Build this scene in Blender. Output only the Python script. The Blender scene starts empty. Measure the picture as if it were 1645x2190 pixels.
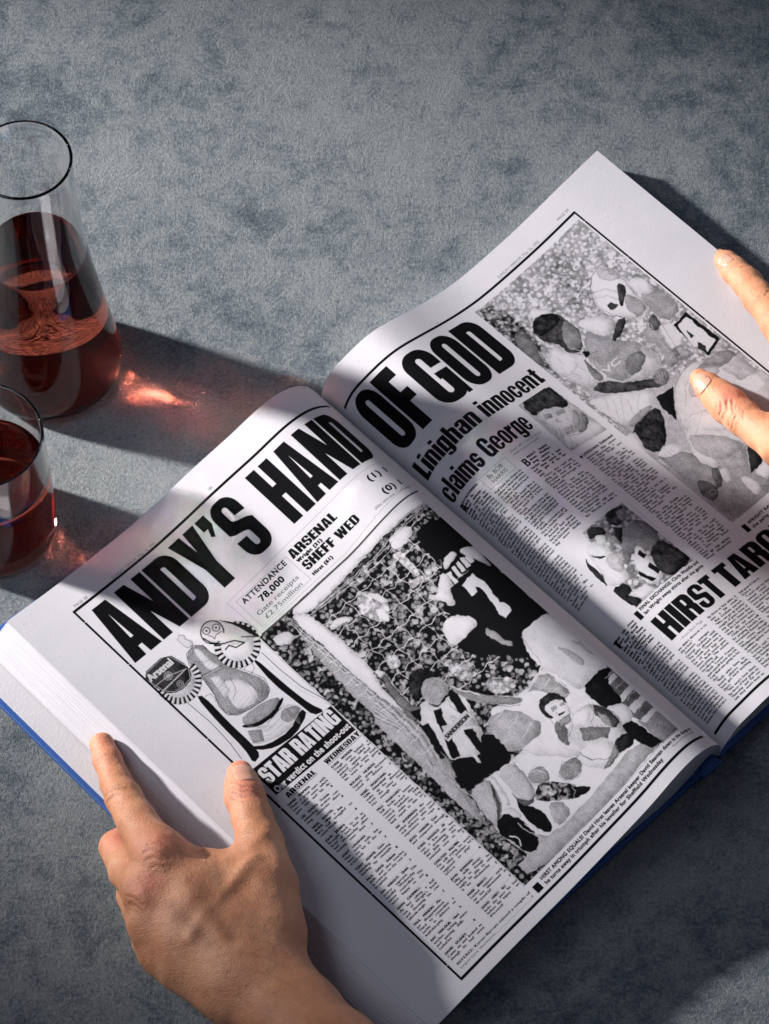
import bpy, bmesh, math, random
import numpy as np
from mathutils import Vector, Matrix

# ------------------------------------------------------------------ camera, world, sun, exposure
S = 0.01                                    # the numbers below are centimetres
sc = bpy.context.scene
col = sc.collection
PITCH = math.radians(57.5); FOC = 7500.0; DIST = FOC / 43.0
cam_d = bpy.data.cameras.new('camera'); cam = bpy.data.objects.new('camera', cam_d); col.objects.link(cam)
cam.location = (0, -DIST * math.cos(PITCH) * S, DIST * math.sin(PITCH) * S)
cam.rotation_euler = (math.pi / 2 - PITCH, 0, 0)
cam_d.sensor_fit = 'VERTICAL'; cam_d.sensor_height = 24.0; cam_d.lens = FOC / 2190 * 24.0
cam_d.clip_start = 0.05; cam_d.clip_end = 60
sc.camera = cam
# studio light: one hard spot low from the left makes a soft-edged pool, a dim cool softbox and dim surroundings fill
world = bpy.data.worlds.new('World'); sc.world = world; world.use_nodes = True
wbg = world.node_tree.nodes['Background']; wbg.inputs[0].default_value = (.50, .60, .84, 1); wbg.inputs[1].default_value = 0.062
KEY_EL = math.radians(22.8); KEY_AZ = math.atan2(-1.0, 0.32)
kdir = Vector((math.sin(KEY_AZ) * math.cos(KEY_EL), math.cos(KEY_AZ) * math.cos(KEY_EL), math.sin(KEY_EL)))
key_d = bpy.data.lights.new('spot_lamp', 'SPOT'); key_d.energy = 560; key_d.shadow_soft_size = 0.068; key_d.color = (1.0, .955, .92)
key_d.spot_size = math.radians(19.4); key_d.spot_blend = 1.0; key_d.use_soft_falloff = False
key = bpy.data.objects.new('spot_lamp', key_d); col.objects.link(key)
key.location = Vector((-8.5, 7.5, 0)) * S + kdir * 2.2; key.rotation_euler = kdir.to_track_quat('Z', 'Y').to_euler()
box_d = bpy.data.lights.new('softbox', 'AREA'); box_d.shape = 'RECTANGLE'; box_d.size = .16; box_d.size_y = 1.1; box_d.energy = 3.0; box_d.color = (.86, .88, 1.0)
box = bpy.data.objects.new('softbox', box_d); col.objects.link(box); bdir = Vector((1.0, .55, .55)).normalized()
box.location = bdir * 1.7; box.rotation_euler = bdir.to_track_quat('Z', 'Y').to_euler()
top_d = bpy.data.lights.new('added_rim_fill', 'AREA'); top_d.shape = 'RECTANGLE'; top_d.size = .9; top_d.size_y = .6; top_d.energy = 3.2; top_d.color = (.84, .88, 1.0)  # extra overhead fill, added only to brighten the dark glass rims
top = bpy.data.objects.new('added_rim_fill', top_d); col.objects.link(top); odir = Vector((-.6, -.25, 1.0)).normalized()
top.location = odir * 1.6; top.rotation_euler = odir.to_track_quat('Z', 'Y').to_euler()
sc.view_settings.view_transform = 'Standard'; sc.view_settings.look = 'None'
sc.view_settings.gamma = 1.0; sc.view_settings.exposure = 0.45
sc.cycles.max_bounces = 14; sc.cycles.transmission_bounces = 12; sc.cycles.transparent_max_bounces = 12
sc.cycles.caustics_refractive = True; sc.cycles.caustics_reflective = True
sc.cycles.blur_glossy = 0.1
sc.cycles.use_denoising = True
sc.cycles.sample_clamp_indirect = 0.0

# ------------------------------------------------------------------ helpers
def link(o, parent=None):
    col.objects.link(o)
    if parent is not None: o.parent = parent
    return o
def tag(o, label=None, cat=None, group=None, kind=None):
    if label: o['label'] = label
    if cat: o['category'] = cat
    if group: o['group'] = group
    if kind: o['kind'] = kind
    return o
def empty(name, loc):
    o = bpy.data.objects.new(name, None); o.empty_display_size = 0.02
    col.objects.link(o); o.location = Vector(loc) * S
    return o
def mesh_obj(name, verts, faces, mat=None, parent=None, smooth=True, uvs=None, origin=None):
    """verts in cm (world); the object is linked with its origin at `origin` (cm) or at its parent's place."""
    me = bpy.data.meshes.new(name)
    base = np.array(origin if origin is not None else (np.array(parent.location) / S if parent else (0, 0, 0)), float)
    v = (np.asarray(verts, float) - base) * S
    me.from_pydata([tuple(p) for p in v], [], [tuple(int(i) for i in f) for f in faces])
    if uvs is not None:
        ul = me.uv_layers.new(name='UVMap')
        li = np.empty(len(me.loops), dtype=np.int32); me.loops.foreach_get('vertex_index', li)
        ul.data.foreach_set('uv', np.asarray(uvs, np.float32)[li].ravel())
    if smooth: me.polygons.foreach_set('use_smooth', [True] * len(me.polygons))
    mats = mat if isinstance(mat, (list, tuple)) else [mat]
    for m in mats:
        if m: me.materials.append(m)
    o = bpy.data.objects.new(name, me)
    if parent is None: o.location = base * S
    link(o, parent)
    return o
def grid_faces(nu, nv, off=0, flip=False):
    f = []
    for i in range(nu - 1):
        for j in range(nv - 1):
            a = off + i * nv + j; q = (a, a + 1, a + nv + 1, a + nv)
            f.append(q[::-1] if flip else q)
    return f
def lathe(profile, n=128, closed_bottom=True, closed_top=False):
    """profile: (r, z) from bottom to top, axis at 0,0. r==0 points become a pole."""
    V = []; idx = []
    for r, z in profile:
        if r < 1e-6: idx.append([len(V)]); V.append((0, 0, z))
        else:
            s = len(V); idx.append(list(range(s, s + n)))
            for k in range(n):
                a = 2 * math.pi * k / n; V.append((r * math.cos(a), r * math.sin(a), z))
    Fc = []
    for A, B in zip(idx, idx[1:]):
        for k in range(n):
            k2 = (k + 1) % n
            if len(A) == 1 and len(B) == 1: continue
            if len(A) == 1: Fc.append((A[0], B[k2], B[k]))
            elif len(B) == 1: Fc.append((A[k], A[k2], B[0]))
            else: Fc.append((A[k], A[k2], B[k2], B[k]))
    return V, Fc
def smooth_profile(pts, n=8):
    """Catmull-Rom through (r,z) points"""
    p = np.array(pts, float); out = []
    for i in range(len(p) - 1):
        p0 = p[max(i - 1, 0)]; p1 = p[i]; p2 = p[i + 1]; p3 = p[min(i + 2, len(p) - 1)]
        for t in np.linspace(0, 1, n, endpoint=False):
            out.append(.5 * ((2 * p1) + (-p0 + p2) * t + (2 * p0 - 5 * p1 + 4 * p2 - p3) * t * t + (-p0 + 3 * p1 - 3 * p2 + p3) * t ** 3))
    out.append(p[-1]); return np.array(out)
class NT:
    """small node-tree writer"""
    def __init__(s, name):
        s.m = bpy.data.materials.new(name); s.m.use_nodes = True; s.t = s.m.node_tree; s.n = s.t.nodes; s.l = s.t.links
        s.b = s.n['Principled BSDF']; s.out = s.n['Material Output']
    def new(s, typ, ins=None, **kw):
        nd = s.n.new(typ)
        for k, v in kw.items(): setattr(nd, k, v)
        for k, v in (ins or {}).items():
            sock = nd.inputs[k]
            if hasattr(v, 'bl_idname') and hasattr(v, 'outputs'): s.l.new(v.outputs[0], sock)
            elif hasattr(v, 'links'): s.l.new(v, sock)
            else: sock.default_value = v
        return nd
    def set(s, **kw):
        for k, v in kw.items():
            sock = s.b.inputs[k.replace('_', ' ')]
            if hasattr(v, 'bl_idname') and hasattr(v, 'outputs'): s.l.new(v.outputs[0], sock)
            elif hasattr(v, 'links'): s.l.new(v, sock)
            else: sock.default_value = v
    def noise(s, co, scale, detail=4, rough=.55, dist=0.0, out='Fac'):
        n = s.new('ShaderNodeTexNoise', {'Vector': co, 'Scale': scale, 'Detail': detail, 'Roughness': rough, 'Distortion': dist})
        return n.outputs[out]
    def ramp(s, fac, stops, interp='LINEAR'):
        r = s.new('ShaderNodeValToRGB', {'Fac': fac}); cr = r.color_ramp; cr.interpolation = interp
        while len(cr.elements) < len(stops): cr.elements.new(.5)
        for e, (p, c) in zip(cr.elements, stops):
            e.position = p; e.color = c if len(c) == 4 else (*c, 1)
        return r.outputs[0]
    def mix(s, fac, a, b, mode='MIX'):
        m = s.new('ShaderNodeMix', data_type='RGBA', blend_type=mode)
        for k, v in ((0, fac), (6, a), (7, b)):
            if hasattr(v, 'links'): s.l.new(v, m.inputs[k])
            else: m.inputs[k].default_value = v if k == 0 or len(v) == 4 else (*v, 1)
        return m.outputs[2]
    def math(s, op, a, b=0.0, c=0.0):
        m = s.new('ShaderNodeMath', operation=op)
        for k, v in enumerate((a, b, c)):
            if hasattr(v, 'links'): s.l.new(v, m.inputs[k])
            else: m.inputs[k].default_value = v
        return m.outputs[0]
    def bump(s, h, strength, dist, prev=None):
        b = s.new('ShaderNodeBump', {'Height': h, 'Strength': strength, 'Distance': dist})
        if prev is not None: s.l.new(prev, b.inputs['Normal'])
        return b.outputs[0]
def objco(nt): return nt.new('ShaderNodeTexCoord').outputs['Object']
# ------------------------------------------------------------------ tabletop
def mat_table():
    t = NT('stone_plaster'); co = objco(t)
    big = t.noise(co, 5.5, 9, .66, .5)
    mid = t.noise(co, 21, 9, .78, .9)
    sm = t.noise(co, 90, 6, .75, .4)
    fine = t.noise(co, 560, 4, .8)
    grit = t.noise(co, 1250, 2, .6)
    blot = t.math('ADD', t.math('MULTIPLY', big, .42), t.math('ADD', t.math('MULTIPLY', mid, .33), t.math('MULTIPLY', sm, .25)))
    blot = t.math('ADD', blot, t.math('MULTIPLY', t.math('SUBTRACT', fine, .5), .16))
    c = t.ramp(blot, [(.40, (.035, .050, .068)), (.455, (.092, .115, .135)), (.505, (.16, .182, .195)), (.59, (.205, .225, .234)), (.70, (.25, .265, .268))])
    c = t.mix(t.ramp(fine, [(.33, (.5, .5, .5)), (.48, (0, 0, 0))]), c, (.05, .06, .075))
    c = t.mix(t.ramp(fine, [(.52, (0, 0, 0)), (.7, (.22, .22, .22))]), c, (.48, .47, .44))
    c = t.mix(t.ramp(grit, [(.33, (.5, .5, .5)), (.40, (0, 0, 0))]), c, (.03, .035, .04))
    c = t.mix(t.ramp(grit, [(.60, (0, 0, 0)), (.70, (.3, .3, .3))]), c, (.5, .49, .45))
    h = t.bump(fine, .85, .0012); h = t.bump(grit, .7, .0006, h); h = t.bump(sm, .5, .002, h)
    t.set(Base_Color=c, Roughness=.78, Specular_IOR_Level=.3, Normal=h)
    return t.m
tt = mesh_obj('tabletop', [(-150, -130, -3), (150, -130, -3), (150, 130, -3), (-150, 130, -3), (-150, -130, 0), (150, -130, 0), (150, 130, 0), (-150, 130, 0)],
              [(4, 5, 6, 7), (0, 3, 2, 1), (0, 1, 5, 4), (1, 2, 6, 5), (2, 3, 7, 6), (3, 0, 4, 7)], mat_table(), smooth=False)
tag(tt, 'mottled blue grey stone tabletop with a fine rough grain', kind='structure')

# ------------------------------------------------------------------ glassware
def glass_mat(name, ior, color=(1, 1, 1), rough=0.0):
    t = NT(name); t.n.remove(t.b)
    g = t.new('ShaderNodeBsdfRefraction', {'Color': (*color, 1), 'IOR': ior, 'Roughness': rough})
    gl = t.new('ShaderNodeBsdfGlass', {'Color': (*color, 1), 'IOR': ior, 'Roughness': rough})
    t.n.remove(g); t.l.new(gl.outputs[0], t.out.inputs['Surface'])
    return t.m
GLASS = glass_mat('clear_glass', 1.5)
def liquid_mats(nm, tint):
    return glass_mat(nm + '_against_glass', 1.32 / 1.5, tint), glass_mat(nm + '_surface', 1.33, tuple(c * .85 for c in tint))
def vessel(name, base, outer, inner, level, labels, tint):
    """outer and inner: (r,z) profiles bottom to top. The dry part of the inner wall belongs to the vessel, the wetted part to the drink."""
    root_label, root_cat, drink_label = labels
    outer = smooth_profile(outer); inner = smooth_profile(inner)
    k = int(np.argmax(inner[:, 1] >= level)); f = (level - inner[k - 1, 1]) / (inner[k, 1] - inner[k - 1, 1])
    edge = inner[k - 1] + f * (inner[k] - inner[k - 1])
    dry = np.vstack([edge, inner[k:]]); wet = np.vstack([inner[:k], edge])
    # rim: half circle from the outer wall to the inner wall
    ro, zt = outer[-1]; ri = dry[-1][0]; c = (ro + ri) / 2; rr = (ro - ri) / 2
    rim = [(c + rr * math.cos(a), zt + rr * math.sin(a) * 1.1) for a in np.linspace(0, math.pi, 9)]
    prof = list(map(tuple, outer)) + rim[1:-1] + list(map(tuple, dry[::-1]))
    V, Fc = lathe(prof, 160)
    b = np.array(base)
    ob = mesh_obj(name, np.array(V) + b, Fc, GLASS, origin=base)
    tag(ob, root_label, root_cat)
    # drink: wetted wall with a small meniscus, then the flat surface
    er, ez = edge
    men = [(er - .02, ez - .05), (er - .06, ez - .09), (er - .14, ez - .115), (er - .3, ez - .12), (er * .5, ez - .12), (0, ez - .12)]
    prof = list(map(tuple, wet)) + men
    V, Fc = lathe(prof, 160)
    side, top = liquid_mats(name, tint)
    dr = mesh_obj('drink', np.array(V) + b, Fc, [side, top], origin=base)
    nw = len(wet) - 1
    zt = ez - .13
    for p in dr.data.polygons:
        cz = sum(dr.data.vertices[i].co.z for i in p.vertices) / len(p.vertices) / S
        cr = math.hypot(p.center.x, p.center.y) / S
        if cz > zt and p.normal.z > .2: p.material_index = 1
    tag(dr, drink_label, 'drink')
    return ob, dr
out_c = [(0, .02), (2.2, .02), (3.0, .05), (3.4, .25), (3.62, .7), (3.66, 1.3), (3.55, 2.4), (3.36, 3.7), (3.14, 5.2), (2.9, 7.0), (2.63, 9.2), (2.46, 11), (2.38, 13), (2.34, 15), (2.35, 16.6), (2.37, 17.0)]
in_c = [(0, .5), (2.0, .45), (2.9, .5), (3.28, .72), (3.46, 1.2), (3.48, 1.7), (3.40, 2.5), (3.21, 3.7), (2.99, 5.2), (2.75, 7.0), (2.48, 9.2), (2.31, 11), (2.23, 13), (2.19, 15), (2.20, 16.6), (2.22, 17.0)]
vessel('carafe', (-17.02, 8.78, 0), out_c, in_c, 10.0, ('tall clear glass carafe half filled with red drink, standing behind the tumbler', 'carafe', 'deep red drink filling the lower half of the tall carafe'), (.80, .36, .28))
out_t = [(0, .02), (2.4, .02), (2.95, .08), (3.1, .35), (3.14, 1.0), (3.14, 3), (3.12, 5), (3.1, 7), (3.09, 8.15)]
in_t = [(0, 1.0), (2.3, 1.0), (2.75, 1.1), (2.95, 1.4), (2.99, 2.0), (3.0, 3), (2.99, 5), (2.97, 7), (2.96, 8.15)]
vessel('tumbler', (-19.34, -0.87, 0), out_t, in_t, 5.0, ('short straight glass tumbler with red drink at the left edge of the table', 'glass', 'deep red drink in the short tumbler'), (.80, .36, .28))
# ------------------------------------------------------------------ the book
E1 = np.array([.7193, .6947, 0]); E2 = np.array([-.6947, .7193, 0]); Q = np.array([15.0, -15.3, 0])   # book frame: across, up the spine
def bk(a, b, z): return Q + E1 * a + E2 * b + np.array([0, 0, z])
LT = [(-3.20,6.00,1.30),(-3.37,5.47,2.46),(-3.73,5.02,3.62),(-4.03,4.64,4.32),(-4.80,3.78,5.29),(-5.79,2.85,5.53),(-6.79,2.06,5.10),(-7.30,1.70,4.74),(-8.78,0.57,4.04),(-9.78,-0.28,3.66),(-10.78,-1.17,3.26),(-11.85,-2.15,2.95),(-12.78,-3.01,2.77),(-14.40,-4.50,2.62),(-16.08,-6.03,2.54),(-18.09,-7.87,2.60)]
LB = [(15.83,-14.43,1.20),(15.79,-14.59,2.03),(15.75,-14.69,2.69),(15.49,-15.02,3.38),(15.16,-15.45,4.03),(14.66,-16.06,4.68),(14.06,-16.75,5.01),(13.25,-17.58,4.79),(12.24,-18.53,4.03),(10.54,-20.13,3.24),(8.81,-21.91,2.87),(7.00,-23.80,2.72),(5.16,-25.81,2.75),(2.14,-29.02,2.40)]
RT_ = []
RB = [(15.83,-14.31,1.20),(16.13,-13.87,1.37),(16.68,-13.17,1.74),(17.02,-12.80,1.75),(17.54,-12.29,1.83),(18.22,-11.76,2.28),(19.41,-10.84,2.65),(21.00,-9.30,2.40),(23.20,-7.10,1.90),(26.00,-4.40,1.60),(28.60,-1.90,1.50),(30.90,0.30,1.50)]
RT_ = [(-3.20,5.90,1.30),(-3.15,6.11,1.80),(-2.91,6.57,2.16),(-2.65,7.00,2.29),(-2.17,7.61,2.30),(-1.47,8.28,2.58),(-0.53,8.96,2.97),(0.65,10.04,2.62),(1.85,11.34,1.90),(3.07,12.69,1.30),(4.29,14.04,1.00),(6.77,16.77,0.95),(9.26,19.53,1.25),(11.20,21.67,1.45)]
def resample(P, n):
    P = smooth_profile(P, 10); d = np.r_[0, np.cumsum(np.linalg.norm(np.diff(P, axis=0), axis=1))]; s = np.linspace(0, d[-1], n)
    return np.stack([np.interp(s, d, P[:, k]) for k in range(3)], 1)
NU = 150; NV = 60
def soften(C, it=12):
    C = C.copy()
    for _ in range(it): C[1:-1] = .5 * C[1:-1] + .25 * (C[:-2] + C[2:])
    return C
CLT, CLB, CRT, CRB = [soften(resample(c, NU)) for c in (LT, LB, RT_, RB)]
def sheet(top, bot, inset=0.0, dz=0.0):
    V = []
    for i in range(len(top)):
        for j in range(NV):
            t = j / (NV - 1); V.append(top[i] * (1 - t) + bot[i] * t + np.array([0, 0, dz]))
    return np.array(V)
def mat_paper(name='page_paper', img=None):
    t = NT(name); co = objco(t)
    n1 = t.noise(co, 900, 3, .6); n2 = t.noise(co, 60, 4, .5)
    c = t.mix(n2, (.465, .455, .495), (.505, .495, .53))
    spec = .22
    if img is not None:
        im = t.new('ShaderNodeTexImage', interpolation='Cubic', extension='EXTEND'); im.image = img
        ink = t.math('SUBTRACT', 1.0, im.outputs[0]); c = t.mix(ink, c, (.004, .004, .005)); spec = t.math('MULTIPLY_ADD', ink, -.2, .22)
    t.set(Base_Color=c, Roughness=.6, Specular_IOR_Level=spec, Normal=t.bump(t.noise(co, 16, 3, .5), .35, .0016, t.bump(n1, .22, .0004)))
    return t.m
book = empty('book', bk(0, 14, 0)); tag(book, 'open hardback book with a blue cover showing a black and white newspaper spread', 'book')
uv = lambda right: np.array([((i / (NU - 1)) if right else 1 - i / (NU - 1), 1 - j / (NV - 1)) for i in range(NU) for j in range(NV)])
def mat_cloth():
    t = NT('blue_book_cloth'); co = objco(t)
    w = t.noise(co, 900, 2, .5); b = t.noise(co, 30, 4, .6)
    c = t.mix(b, (.022, .075, .26), (.03, .10, .34))
    t.set(Base_Color=c, Roughness=.5, Specular_IOR_Level=.4, Normal=t.bump(w, .3, .0004)); return t.m
def mat_endpaper():
    t = NT('endpaper'); co = objco(t)
    t.set(Base_Color=t.mix(t.noise(co, 50, 4, .5), (.52, .51, .54), (.60, .59, .62)), Roughness=.6, Normal=t.bump(t.noise(co, 700, 3, .6), .3, .0005)); return t.m
def mat_leaves():
    t = NT('page_edges'); uvn = t.new('ShaderNodeUVMap').outputs[0]; co = objco(t)
    mp = t.new('ShaderNodeMapping', {'Vector': uvn, 'Scale': (1.5, 60, 1)}).outputs[0]
    n = t.noise(mp, 6, 5, .7); c = t.ramp(n, [(.3, (.42, .395, .445)), (.5, (.58, .565, .61)), (.75, (.67, .66, .70))])
    t.set(Base_Color=c, Roughness=.65, Normal=t.bump(n, .35, .0006)); return t.m
BLUE, ENDP, LEAF = mat_cloth(), mat_endpaper(), mat_leaves()
def board(name, corners, th, mat, inset=0.0, lift=0.0, bev=.05, nseg=24):
    """corners: head-outer, tail-outer, tail-spine, head-spine at the top surface; a slab with rounded edges"""
    c = np.array(corners, float); cen = c.mean(0)
    pts = []
    def ringat(d, dz):
        q = []
        for i in range(4):
            a, b = c[i], c[(i + 1) % 4]; p = c[i]; u = (b - a) / np.linalg.norm(b - a); v = (c[i - 1] - a) / np.linalg.norm(c[i - 1] - a)
            q.append(p + (u + v) * d + np.array([0, 0, dz]))
        o = []
        for i in range(4):
            for k in range(nseg): o.append(q[i] * (1 - k / nseg) + q[(i + 1) % 4] * k / nseg)
        return o
    R_ = [ringat(inset + bev, lift), ringat(inset + bev * .3, lift - bev * .3), ringat(inset, lift - bev), ringat(inset, lift - th + bev), ringat(inset + bev * .3, lift - th + bev * .3), ringat(inset + bev, lift - th)]
    V = np.array([p for r in R_ for p in r]); n = 4 * nseg; Fc = []
    for k in range(len(R_) - 1):
        for i in range(n): Fc.append((k * n + i, (k + 1) * n + i, (k + 1) * n + (i + 1) % n, k * n + (i + 1) % n))
    Fc.append(tuple(range(n))); Fc.append(tuple(range((len(R_) - 1) * n + n - 1, (len(R_) - 1) * n - 1, -1)))
    return mesh_obj(name, V, Fc, mat, book, smooth=False)
LB4 = [(-20.70, -9.30, 1.5), (-.55, -30.5, 1.15), (15.05, -15.0, .5), (-3.75, 6.15, .5)]
RB4 = [(11.45, 21.6, .45), (30.6, .55, .6), (15.95, -14.05, .5), (-2.75, 6.75, .5)]
tag(board('cover_board', LB4, .28, BLUE), 'blue board under the left page'); tag(board('cover_board', RB4[::-1], .28, BLUE), 'blue board under the right page')
board('endpaper', LB4, .03, ENDP, inset=.28, lift=.025, bev=.008); board('endpaper', RB4[::-1], .03, ENDP, inset=.28, lift=.025, bev=.008)
board('spine_panel', [(-3.75, 6.35, .36), (15.05, -15.15, .36), (16.05, -14.3, .36), (-2.75, 6.9, .36)], .26, BLUE)
def page_block(name, T_, B_, low_t, low_b, K, spread, jit, seed):
    """the leaves under the open page: end faces made of thin steps, and a bevelled fore-edge"""
    r = np.random.default_rng(seed); V = []; Fc = []; UVs = []
    n = len(T_); s = np.linspace(0, 1, n); sm = np.clip((s - .25) / .75, 0, 1) ** 1.5
    od = (T_[-1] - T_[-30]); od[2] = 0; od /= np.linalg.norm(od)
    up = (T_ - B_); up = up / np.linalg.norm(up, axis=1)[:, None]; up[:, 2] = 0
    lay = []
    for k in range(K + 1):
        t = k / K; o = spread * t ** .85 + (r.random() - .5) * jit * (1 if 0 < k else 0); e1 = (r.random() - .5) * .03; e2 = (r.random() - .5) * .03
        tt = t ** 1.0
        zt = (T_[:, 2] - .02) * (1 - tt) + low_t(s) * tt; zb = (B_[:, 2] - .02) * (1 - tt) + low_b(s) * tt
        A = T_ + od * (sm * o)[:, None]; A[:, 2] = zt; A += up * (e1 - .02); Bq = B_ + od * (sm * o)[:, None]; Bq[:, 2] = zb; Bq -= up * (e2 - .02 - .68 * t)
        lay.append((A, Bq))
    def strip(P, Q, v0, v1, flip):
        b = len(V); m = len(P)
        for i in range(m): V.append(P[i]); V.append(Q[i]); UVs.append((i / m, v0)); UVs.append((i / m, v1))
        for i in range(m - 1):
            q = (b + 2 * i, b + 2 * i + 1, b + 2 * i + 3, b + 2 * i + 2); Fc.append(q[::-1] if flip else q)
    for k in range(K):
        strip(lay[k][0], lay[k + 1][0], k / K, (k + 1) / K, False); strip(lay[k][1], lay[k + 1][1], k / K, (k + 1) / K, True)
        # fore-edge: riser down from leaf k, then the ledge of leaf k+1
        tb = np.linspace(0, 1, 40)[:, None]; E0 = lay[k][0][-1] * (1 - tb) + lay[k][1][-1] * tb; E1_ = lay[k + 1][0][-1] * (1 - tb) + lay[k + 1][1][-1] * tb
        mid = E0.copy(); mid[:, 2] = E1_[:, 2] + .25 * (E0[:, 2] - E1_[:, 2])
        strip(E0, mid, k / K, (k + .5) / K, True); strip(mid, E1_, (k + .5) / K, (k + 1) / K, True)
    return mesh_obj(name, V, Fc, LEAF, book, smooth=False, uvs=np.array(UVs))
page_block('page_block', CLT, CLB, lambda s: .52 + 1.0 * s, lambda s: .52 + .72 * s, 34, 1.35, .05, 1)
page_block('page_block', CRT, CRB, lambda s: .52 + 0 * s, lambda s: .52 + .12 * s, 10, .12, .03, 2)
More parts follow.
